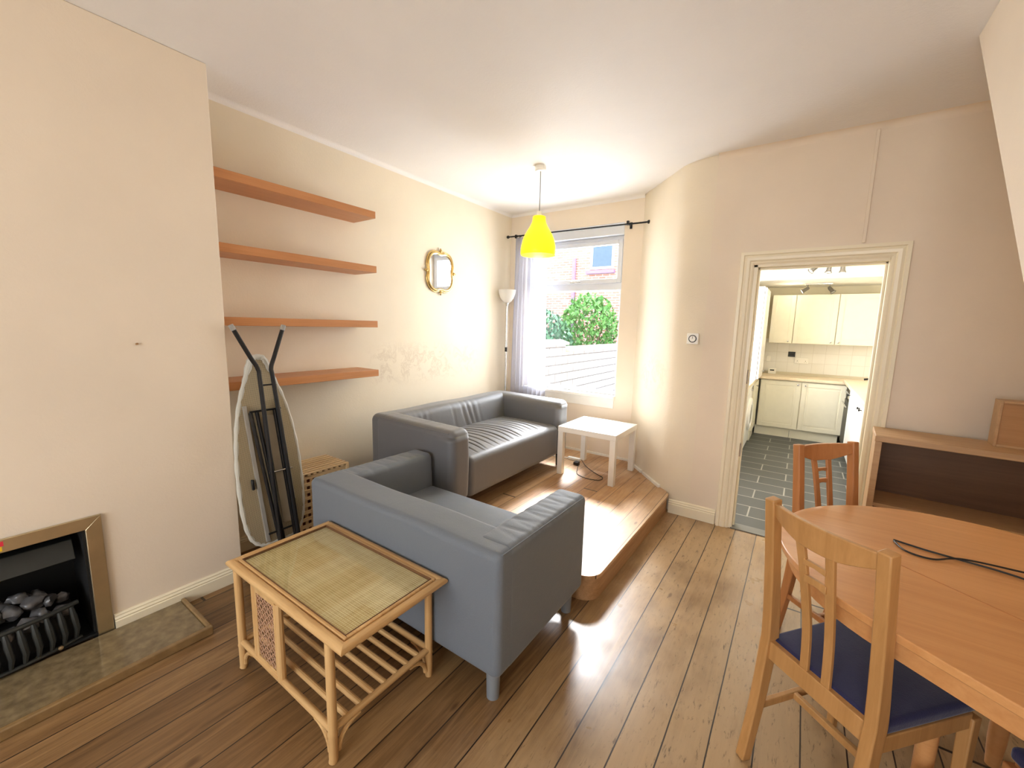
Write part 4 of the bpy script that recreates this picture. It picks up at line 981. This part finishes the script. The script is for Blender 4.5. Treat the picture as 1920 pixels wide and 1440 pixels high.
# cable on the platform
t = thing('extension_cable', 'thin black cable with plug lying under the white table', 'cable', (-1.5, 3.45, ZP))
def spline(P, n=10):
    P = [Vector(p) for p in P]; out = []
    for i in range(len(P) - 1):
        p0 = P[max(i - 1, 0)]; p1 = P[i]; p2 = P[i + 1]; p3 = P[min(i + 2, len(P) - 1)]
        for k in range(n):
            u = k / n; out.append(0.5 * ((2 * p1) + (p2 - p0) * u + (2 * p0 - 5 * p1 + 4 * p2 - p3) * u * u + (3 * p1 - p0 - 3 * p2 + p3) * u ** 3))
    out.append(P[-1]); return out
zc_ = ZP + 0.004
m = MB(); m.tube(spline([(-1.70, 3.72, zc_ + 0.02), (-1.60, 3.62, zc_), (-1.45, 3.50, zc_), (-1.36, 3.44, zc_), (-1.36, 3.36, zc_), (-1.46, 3.33, zc_), (-1.58, 3.38, zc_), (-1.64, 3.50, zc_), (-1.69, 3.62, zc_), (-1.76, 3.72, zc_)]), 0.003, 8); m.build('cord', M['blackpl'], t, True)
m = MB(); m.box(-1.735, -1.685, 3.60, 3.65, ZP, ZP + 0.03); m.build('plug', M['blackpl'], t, True, 0.006)
t = thing('power_strip', 'white power lead running from under the sofa to the plug', 'power lead', (-1.8, 3.75, ZP))
m = MB(); m.box(-1.86, -1.72, 3.72, 3.76, ZP, ZP + 0.028); m.build('socket_block', M['whitepl'], t, True, 0.005)
m = MB(); m.tube(spline([(-1.86, 3.74, ZP + 0.01), (-2.0, 3.72, ZP + 0.005), (-2.2, 3.76, ZP + 0.005)]), 0.005, 8); m.build('cord', M['whitepl'], t, True)

# ------------------------------------------------------------ rattan table
t = thing('rattan_table', 'glass topped rattan side table behind the loveseat', 'table', (-1.505, 0.905, 0))
hx, hy, zt = 0.42, 0.24, 0.48; RL = []
for sx, sy in ((-1, -1), (1, -1), (1, 1), (-1, 1)):
    lx, ly = (0.325 * sx if sx > 0 else -0.35), 0.222 * sy
    m = MB(); m.tube([(lx, ly - 0.004 * (sy < 0), 0), (lx, ly, 0.012), (lx, ly, 0.10), (lx, ly, 0.11), (lx, ly, 0.12), (lx, ly, zt - 0.02)], [0.0145, 0.016, 0.016, 0.018, 0.016, 0.016], 14); RL.append((lx, ly))
    m.build('leg', M['rattan'], t)
# rim : four mitred half-round poles
def rimpole(m, a, b, r):
    m.tube([a, b], r, 16)
cs = [(-hx, -hy), (hx, -hy), (hx, hy), (-hx, hy)]
for i in range(4):
    a, b = cs[i], cs[(i + 1) % 4]; n_ = 14; vs = []; fs = []
    d = Vector((b[0] - a[0], b[1] - a[1])).normalized(); inn = Vector((-d.y, d.x)); r_ = 0.019
    for (e, sg) in ((a, 1), (b, -1)):
        for k in range(n_):
            an = 2 * PI * k / n_; off = r_ + r_ * math.cos(an) - r_ ; w_ = off + 0.0
            # shift end so that both poles meet on the mitre plane
            base = Vector(e) + d * sg * (0.0) + inn * (r_)
            p = base + inn * (r_ * math.cos(an)) + d * sg * (r_ * (1 + math.cos(an)) * 1.0)
            vs.append((p.x, p.y, zt - 0.014 + 0.8 * r_ * math.sin(an)))
    for k in range(n_): fs.append((k, (k + 1) % n_, n_ + (k + 1) % n_, n_ + k))
    fs.append(tuple(range(n_ - 1, -1, -1))); fs.append(tuple(range(n_, 2 * n_)))
    m = MB(); m.add(vs, fs); m.build('rim_pole', M['rattan_x'] if i % 2 == 0 else M['rattan_y'], t)
# inner lip, inlay and top panel
def lip(m, x_, y_, w, z0, z1):
    m.box(-x_, x_, -y_, -y_ + w, z0, z1); m.box(-x_, x_, y_ - w, y_, z0, z1); m.box(-x_, -x_ + w, -y_ + w, y_ - w, z0, z1); m.box(x_ - w, x_, -y_ + w, y_ - w, z0, z1)
m = MB(); lip(m, hx - 0.036, hy - 0.036, 0.012, zt - 0.02, zt + 0.002); m.build('inner_lip', M['rattan_x'], t, bevel=0.003)
m = MB(); lip(m, hx - 0.0475, hy - 0.0475, 0.0025, zt - 0.02, zt + 0.003); m.build('inlay', M['redstripe'], t)
m = MB(); m.box(-hx + 0.05, hx - 0.05, -hy + 0.05, hy - 0.05, zt - 0.018, zt - 0.008); m.build('woven_panel', M['raffia'], t)
m = MB(); m.box(-hx + 0.051, hx - 0.051, -hy + 0.051, hy - 0.051, zt - 0.007, zt - 0.002); m.build('glass_top', M['tglass'], t)
zr = 0.125
def rail(a, b, name, mat, r=0.013):
    # lower rail which curves down into the legs at both ends
    a = Vector((a[0], a[1], 0)); b = Vector((b[0], b[1], 0)); P = []
    for k in range(25):
        f = k / 24; p = a.lerp(b, f); e = min(f, 1 - f) * (b - a).length
        P.append((p.x, p.y, zr)); 
    m = MB(); m.tube(P, r, 12)
    # bracing curves
    for (s0, s1) in ((a, b), (b, a)):
        d = (s1 - s0).normalized(); Q = []
        for k in range(9):
            th = PI / 2 * k / 8; Q.append(s0 + d * (0.02 + 0.085 * (1 - math.cos(th))) + Vector((0, 0, 0.03 + (zr - 0.045) * math.sin(th))))
        m.tube(Q, 0.009, 8)
    return m.build(name, mat, t)
rail(RL[0], RL[1], 'lower_rail', M['rattan_x']); rail(RL[1], RL[2], 'lower_rail', M['rattan_y']); rail(RL[3], RL[2], 'lower_rail', M['rattan_x']); rail(RL[0], RL[3], 'lower_rail', M['rattan_y'])
for k in range(7):
    yy = -0.165 + 0.33 * k / 6
    m = MB(); m.tube([(-0.35, yy, zr + 0.004), (0.322, yy, zr + 0.004)], 0.011, 10); m.build('shelf_slat', M['rattan_x'], t)
# front cane panel between two flat posts (front and back sides)
for sy in (-1, 1):
    yy = sy * 0.222
    for xx, w in ((-0.207, 0.02), (-0.010, 0.028)):
        m = MB(); m.tube([(xx, yy, zr), (xx, yy, zt - 0.03)], w * 0.55, 10); m.build('post', M['rattan'], t)
    m = MB()
    m.box(-0.197, -0.181, yy - 0.006, yy + 0.006, zr + 0.01, zt - 0.035); m.box(-0.044, -0.025, yy - 0.006, yy + 0.006, zr + 0.01, zt - 0.035)
    m.box(-0.181, -0.044, yy - 0.006, yy + 0.006, zt - 0.055, zt - 0.035); m.box(-0.181, -0.044, yy - 0.006, yy + 0.006, zr + 0.01, zr + 0.022); m.build('panel_frame', M['rattan'], t, bevel=0.002)
    m = MB(); x0, x1, z0, z1 = -0.182, -0.043, zr + 0.02, zt - 0.053; st = 0.0145; w = 0.0022; k = 0
    def seg(xa, za, xb, zb_, yo):
        m.beam([(xa, yy + yo, za), (xb, yy + yo, zb_)], 0.0026, 0.0016, (0, 1, 0))
    n1 = int((z1 - z0) / 0.02)
    for i in range(n1 + 1): zz = z0 + (z1 - z0) * i / n1; seg(x0, zz, x1, zz, 0.0)
    for i in range(8): xx = x0 + (x1 - x0) * i / 7; seg(xx, z0, xx, z1, 0.0015)
    i = -12
    wd = x1 - x0
    zz = z0 - wd
    while zz < z1:
        za, zb_ = zz, zz + wd; xa, xb = x0, x1
        if za < z0: xa = x0 + (z0 - za); za_ = z0
        else: za_ = za
        if zb_ > z1: xb = x1 - (zb_ - z1); zb2 = z1
        else: zb2 = zb_
        if xb - xa > 0.005:
            seg(xa, za_, xb, zb2, -0.002); seg(x0 + x1 - xa, za_, x0 + x1 - xb, zb2, -0.0035)
        zz += 0.029
    m.build('cane_panel', plain('reddish cane strips', (196, 158, 130), 0.5), t)

# ------------------------------------------------------------ ironing board
t = thing('ironing_board', 'folded ironing board standing on end in the alcove', 'ironing board', (-2.425, 1.135, 0.0), R(90))
t.rotation_euler = (R(-7.2), 0, R(90))
prof = [(0.20, 0.05), (0.205, 0.085), (0.225, 0.118), (0.27, 0.146), (0.36, 0.166), (0.50, 0.174), (0.66, 0.172), (0.80, 0.162), (0.93, 0.144), (1.05, 0.117), (1.15, 0.084), (1.23, 0.055), (1.275, 0.036), (1.292, 0.018)]
out = [(h, v) for v, h in prof] + [(-h, v) for v, h in reversed(prof)]
sm = spline([(p[0], 0, p[1]) for p in out + [out[0]]], 4)[:-1]
ol = [(p.x, p.z) for p in sm]
m = MB(); m.prism([(p[0] * 0.985, p[1]) for p in ol], 0.0, 0.022, 'y'); m.build('board_panel', M['boardmesh'], t, smooth=0)
m = MB(); rr = []
for i, p in enumerate(ol): rr.append(0.0125 + 0.0018 * math.sin(i * 1.9) + (0.006 if p[1] > 1.2 else 0))
m.tube([(p[0], 0.010, p[1]) for p in ol], rr, 10, closed=True); m.build('cover_edge', M['padding'], t)
m = MB(); m.prism([(p[0] * 1.0, p[1]) for p in ol], 0.022, 0.030, 'y'); m.build('cover', M['padding'], t)
for sg, tip, bend, bot in ((-1, (-0.135, 1.455), (-0.028, 1.225), (-0.012, 0.0)), (1, (0.132, 1.455), (0.045, 1.225), (0.098, 0.0))):
    m = MB(); yq = -0.05
    mid = ((bend[0] * 0.5 + bot[0] * 0.5), 0.65)
    m.tube(spline([(tip[0], yq - 0.01, tip[1]), (bend[0] * 0.7 + tip[0] * 0.3, yq, bend[1] * 0.7 + tip[1] * 0.3), (bend[0] + sg * 0.0, yq, bend[1]), (bend[0] + 0.004, yq, bend[1] - 0.08), (mid[0], yq, mid[1]), (bot[0], yq, bot[1] + 0.01)], 6), 0.0118, 10)
    l_ = m.build('leg', M['iron'], t)
    m = MB(); d = Vector((tip[0] - bend[0], 0, tip[1] - bend[1])).normalized(); e = Vector((tip[0], yq - 0.01, tip[1])); m.tube([e - d * 0.012, e + d * 0.02], 0.0135, 10); m.build('end_cap', plain('grey rubber cap', (150, 146, 140), 0.6), l_)
for sg, (xa, xb) in ((-1, (-0.095, -0.03)), (1, (0.06, 0.075)), (-1, (-0.062, -0.008)), (1, (0.036, 0.062))):
    m = MB(); m.tube([(xa + 0.01, -0.028, 0.98), (xb + 0.02, -0.028, 0.20)], 0.0100, 10); m.build('inner_leg', M['iron'], t)
m = MB(); m.beam([(-0.105, -0.008, 1.02), (-0.065, -0.008, 0.22)], 0.018, 0.014, (0, 1, 0)); m.build('guide_rail', plain('grey steel channel', (176, 174, 168), 0.4, 0.4), t)
m = MB(); m.beam([(0.075, -0.008, 1.04), (0.105, -0.008, 0.42)], 0.016, 0.014, (0, 1, 0)); m.build('guide_rail', plain('pale steel channel', (196, 194, 188), 0.4, 0.4), t)
m = MB(); m.tube([(-0.09, -0.03, 0.985), (0.08, -0.03, 0.985)], 0.006, 8); m.build('cross_bar', M['iron'], t)
m = MB(); m.tube([(-0.025, -0.05, 1.13), (0.04, -0.05, 1.13)], 0.005, 8); m.build('cross_bar', M['iron'], t)
m = MB(); m.tube([(-0.03, -0.045, 0.62), (0.10, -0.045, 0.62)], 0.006, 8); m.build('cross_bar', M['chrome'], t)
m = MB(); m.tube([(-0.07, -0.04, 0.27), (0.06, -0.04, 0.27)], 0.006, 8); m.build('cross_bar', M['iron'], t)
m = MB(); m.tube([(-0.01, -0.05, 0.15), (0.09, -0.05, 0.15)], 0.006, 8); m.build('cross_bar', M['iron'], t)
m = MB(); m.beam([(0.02, -0.02, 0.95), (0.05, -0.02, 0.3)], 0.05, 0.008, (0, 1, 0)); m.build('support_plate', plain('taupe steel strip', (150, 140, 122), 0.5), t)
m = MB(); m.box(-0.118, -0.104, -0.02, -0.004, 0.54, 0.60); m.build('height_lever', M['blackpl'], t, bevel=0.003)

# ------------------------------------------------------------ lattice crate
t = thing('lattice_crate', 'pale wooden lattice crate between the ironing board and loveseat', 'crate', (-2.70, 1.49, 0))
x0, x1, y0, y1, h = -0.135, 0.135, -0.18, 0.18, 0.50
for (a, b) in ((x0, y0), (x1, y0), (x1, y1), (x0, y1)):
    m = MB(); m.box(a - 0.012, a + 0.012, b - 0.012, b + 0.012, 0, h); m.build('corner_post', M['lattice'], t, bevel=0.002)
for (face, mm) in (('x', x0), ('x', x1), ('y', y0), ('y', y1)):
    m = MB()
    for k in range(11):
        z = 0.015 + k * (h - 0.03) / 10
        if face == 'x': m.box(mm - 0.005, mm + 0.005, y0, y1, z - 0.011, z + 0.011)
        else: m.box(x0, x1, mm - 0.005, mm + 0.005, z - 0.011, z + 0.011)
    for k in range(9):
        if face == 'x': yy = y0 + 0.02 + k * (y1 - y0 - 0.04) / 8; m.box(mm - 0.010, mm - 0.002, yy - 0.009, yy + 0.009, 0.01, h - 0.01)
        elif k < 7: xx = x0 + 0.02 + k * (x1 - x0 - 0.04) / 6; m.box(xx - 0.009, xx + 0.009, mm - 0.010, mm - 0.002, 0.01, h - 0.01)
    m.build('slatted_side', M['lattice'], t)
m = MB()
for k in range(10): yy = y0 + k * (y1 - y0) / 9; m.box(x0 - 0.012, x1 + 0.012, yy - 0.010, yy + 0.010, h, h + 0.008)
for k in range(8): xx = x0 + k * (x1 - x0) / 7; m.box(xx - 0.010, xx + 0.010, y0 - 0.012, y1 + 0.012, h + 0.008, h + 0.014)
m.build('lattice_lid', M['lattice'], t)
m = MB(); m.box(x0 + 0.008, x1 - 0.008, y0 + 0.008, y1 - 0.008, 0.01, h - 0.02); m.build('liner', plain('dark red brown lining', (84, 40, 30), 0.8), t)

# ------------------------------------------------------------ dining table
c1 = Vector((0.570, 1.855)); ax = Vector((0.81, -0.586)).normalized(); nr = Vector((-ax.y, ax.x)); c2 = c1 + ax * 0.30; rr_ = 0.570
def stadium(r, n=40):
    P_ = []
    for k in range(n + 1):
        a = PI / 2 + PI * k / n; P_.append(c1 + ax * r * math.cos(a) + nr * r * math.sin(a))
    for k in range(n + 1):
        a = -PI / 2 + PI * k / n; P_.append(c2 + ax * r * math.cos(a) + nr * r * math.sin(a))
    return [(p.x, p.y) for p in P_]
t = thing('dining_table', 'oval beech dining table in the right corner', 'table', ((c1.x + c2.x) / 2, (c1.y + c2.y) / 2, 0))
m = MB(); m.prism(stadium(rr_), 0.716, 0.74); m.build('tabletop', M['table'], t, True, 0.003)
m = MB(); so_ = stadium(rr_ - 0.035); si_ = stadium(rr_ - 0.058); n_ = len(so_)
vs = [(p[0], p[1], 0.65) for p in so_] + [(p[0], p[1], 0.716) for p in so_] + [(p[0], p[1], 0.65) for p in si_] + [(p[0], p[1], 0.716) for p in si_]; fs = []
for k in range(n_):
    j = (k + 1) % n_; fs += [(k, j, n_ + j, n_ + k), (2 * n_ + j, 2 * n_ + k, 3 * n_ + k, 3 * n_ + j), (j, k, 2 * n_ + k, 2 * n_ + j)]
m.add(vs, fs); m.build('apron', M['table'], t, True)
m = MB(); a = Vector((0.336, 1.812)); b = a + ax * 1.1
m.beam([(a.x, a.y, 0.7403), (b.x, b.y, 0.7403)], 0.003, 0.0012); m.build('leaf_seam', M['chair_r'], t, True)
for k in (0.38, 0.62 + 0.0):
    pass
for (f, g) in ((0.0, 0.22), (0.0, -0.22), (0.42, 0.22), (0.42, -0.22)):
    p = c1 + ax * f + nr * g; m = MB(); m.lathe([(0.018, 0), (0.024, 0.1), (0.027, 0.65)], (p.x, p.y, 0), 18); m.build('leg', M['table'], t, True)
# black cable on the table
zc_ = 0.7445
m = MB(); m.tube(spline([(0.352, 2.012, zc_), (0.43, 1.985, zc_), (0.50, 1.97, zc_), (0.60, 1.945, zc_ + 0.002), (0.72, 1.91, zc_), (0.85, 1.90, zc_), (0.90, 1.97, zc_), (0.80, 1.985, zc_), (0.66, 1.975, zc_ + 0.005), (0.52, 1.965, zc_ + 0.005), (0.44, 1.915, zc_), (0.375, 1.93, zc_), (0.352, 2.0, zc_)]), 0.0032, 8)
tag(m.build('black_cable', M['blackpl']), 'thin black cable looped on the dining table top', 'cable')

# ------------------------------------------------------------ dining chairs
def make_chair(label, loc, rz, wm):
    """origin on the floor under the middle of the seat's rear edge ; faces local +y"""
    t = thing('dining_chair', label, 'chair', loc, rz, 'beech dining chairs')
    hw = 0.166; H = 0.965
    for sx in (-1, 1):
        P_ = [(sx * hw, -0.055, 0.0), (sx * hw, -0.02, 0.22), (sx * hw, 0.0, 0.42), (sx * hw, 0.002, 0.50), (sx * hw, -0.018, 0.70), (sx * hw, -0.05, H)]
        P_ = [tuple(q) for q in spline(P_, 5)]
        m = MB(); n_ = len(P_)
        m.beam(P_, [0.034] * n_, [0.036 + 0.010 * math.exp(-((p[2] - 0.43) / 0.2) ** 2) for p in P_], (0, 1, 0)); m.build('rear_post', wm, t, bevel=0.004)
        m = MB(); m.beam([(sx * (hw + 0.012), 0.375, 0.0), (sx * (hw + 0.012), 0.37, 0.415)], [0.026, 0.036], [0.026, 0.036], (0, 1, 0)); m.build('leg', wm, t, bevel=0.004)
        m = MB(); m.beam([(sx * (hw + 0.002), 0.0, 0.405), (sx * (hw + 0.012), 0.36, 0.405)], 0.02, 0.05); m.build('side_rail', wm, t, bevel=0.003)
        m = MB(); m.beam([(sx * hw, -0.022, 0.20), (sx * (hw + 0.010), 0.37, 0.20)], 0.018, 0.026); m.build('stretcher', wm, t, bevel=0.003)
    m = MB(); m.beam([(-hw, 0.0, 0.425), (hw, 0.0, 0.425)], 0.022, 0.065); m.build('back_rail', wm, t, bevel=0.003)
    m = MB(); m.beam([(-hw - .01, 0.37, 0.405), (hw + .01, 0.37, 0.405)], 0.022, 0.05); m.build('front_rail', wm, t, bevel=0.003)
    m = MB(); m.beam([(-hw, 0.15, 0.20), (hw, 0.15, 0.20)], 0.018, 0.024); m.build('stretcher', wm, t, bevel=0.003)
    # crest rail : bowed backwards, arched lower edge
    m = MB(); K = 18; vs = []; fs = []
    for k in range(K + 1):
        u = -1 + 2 * k / K; x_ = u * hw
        bowy = -0.030 * (1 - u * u); zt_ = 0.955 + 0.012 * (1 - u * u) * 0 + 0.0
        zb_ = 0.915 - 0.046 * (1 - min(1, abs(u)) ** 1.6) * 1.0
        if abs(u) < 0.30: zb_ = 0.915 - 0.046 * (1 - 0.30 ** 1.6)
        yt = -0.046 + bowy; yb_ = -0.036 + bowy
        vs += [(x_, yb_ - 0.010, zb_), (x_, yb_ + 0.010, zb_), (x_, yt + 0.008, zt_), (x_, yt - 0.010, zt_)]
    for k in range(K):
        for q in range(4): fs.append((k * 4 + q, (k + 1) * 4 + q, (k + 1) * 4 + (q + 1) % 4, k * 4 + (q + 1) % 4))
    fs += [(3, 2, 1, 0), tuple(K * 4 + q for q in range(4))]
    m.add(vs, fs); m.build('crest_rail', wm, t, bevel=0.003)
    for sx in (-1, 1):
        P_ = [tuple(q) for q in spline([(sx * 0.034, 0.0, 0.44), (sx * 0.035, -0.012, 0.60), (sx * 0.040, -0.045, 0.78), (sx * 0.045, -0.068, 0.885)], 5)]
        m = MB(); m.beam(P_, 0.026, 0.012, (0, 1, 0)); m.build('back_slat', wm, t, bevel=0.002)
    for (za, y_, h_) in ((0.836, -0.059, 0.018), (0.785, -0.049, 0.024)):
        m = MB(); m.prism([(-0.034, za), (0.034, za), (0.034, za - h_), (0.0, za - h_ + 0.004), (-0.034, za - h_)], y_ - 0.006, y_ + 0.006, 'y'); m.build('slat_bar', wm, t, bevel=0.0015)
    # seat pad
    def dp(q):
        x_, y_, z_ = q; f = y_ / 0.39; wsc = 1.0 + 0.07 * f
        if z_ > 0.445: z_ += 0.010 * math.cos(min(1, abs(x_) / 0.19) * PI / 2) * math.sin(PI * max(0.05, min(0.95, f)))
        return (x_ * wsc, y_, z_)
    m = MB(); m.soft((0, 0.20, 0.443), (0.345, 0.385, 0.040), 0.014, (14, 14, 2), dp); m.build('seat_cushion', M['navy'], t, smooth=180)
    return t
make_chair('beech chair with navy seat in the foreground, seen from behind', (0.134, 1.476, 0), R(-40), M['chair'])
make_chair('beech chair tucked at the far side of the table before the kitchen door', (0.185, 2.485, 0), R(-132), M['chair_r'])
make_chair('beech chair mostly hidden under the table at the bottom right edge', (0.86, 1.22, 0), R(22), M['chair_r'])

# ------------------------------------------------------------ bookcase
t = thing('bookcase', 'low pale beech bookcase against the kitchen side wall', 'bookcase', (0.425, 3.42, 0), R(-4))
W_, D_, H_ = 0.92, 0.30, 0.925
m = MB(); m.box(0, 0.03, -D_, 0, 0, H_ - 0.03); m.build('side_panel', M['bookwood'], t, bevel=0.002)
m = MB(); m.box(W_ - 0.03, W_, -D_, 0, 0, H_ - 0.03); m.build('side_panel', M['bookwood'], t, bevel=0.002)
m = MB(); m.box(-0.004, W_ + 0.004, -D_ - 0.012, 0, H_ - 0.035, H_); m.build('top_panel', M['bookwood'], t, bevel=0.004)
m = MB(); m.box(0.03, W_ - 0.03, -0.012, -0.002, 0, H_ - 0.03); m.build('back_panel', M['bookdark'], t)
for z in (0.50, 0.08):
    m = MB(); m.box(0.03, W_ - 0.03, -D_ + 0.015, -0.012, z, z + 0.022); m.build('shelf', M['bookwood'], t, bevel=0.002)
m = MB(); m.box(0.03, W_ - 0.03, -D_ + 0.02, -D_ + 0.035, 0, 0.08); m.build('plinth', M['bookwood'], t)
t = thing('wooden_box', 'small pale wooden box standing on top of the bookcase', 'box', (1.03, 3.27, 0.925), R(-4))
m = MB(); m.box(-0.14, -0.128, -0.05, 0.06, 0, 0.245); m.box(0.128, 0.14, -0.05, 0.06, 0, 0.245); m.box(-0.128, 0.128, -0.05, 0.06, 0.233, 0.245); m.box(-0.128, 0.128, -0.05, 0.06, 0, 0.012); m.build('frame', M['bookwood'], t, bevel=0.002)
m = MB(); m.box(-0.128, 0.128, -0.042, 0.05, 0.012, 0.233); m.build('front_panel', wood('tan panel', (176, 132, 88), (192, 148, 104), 0), t)
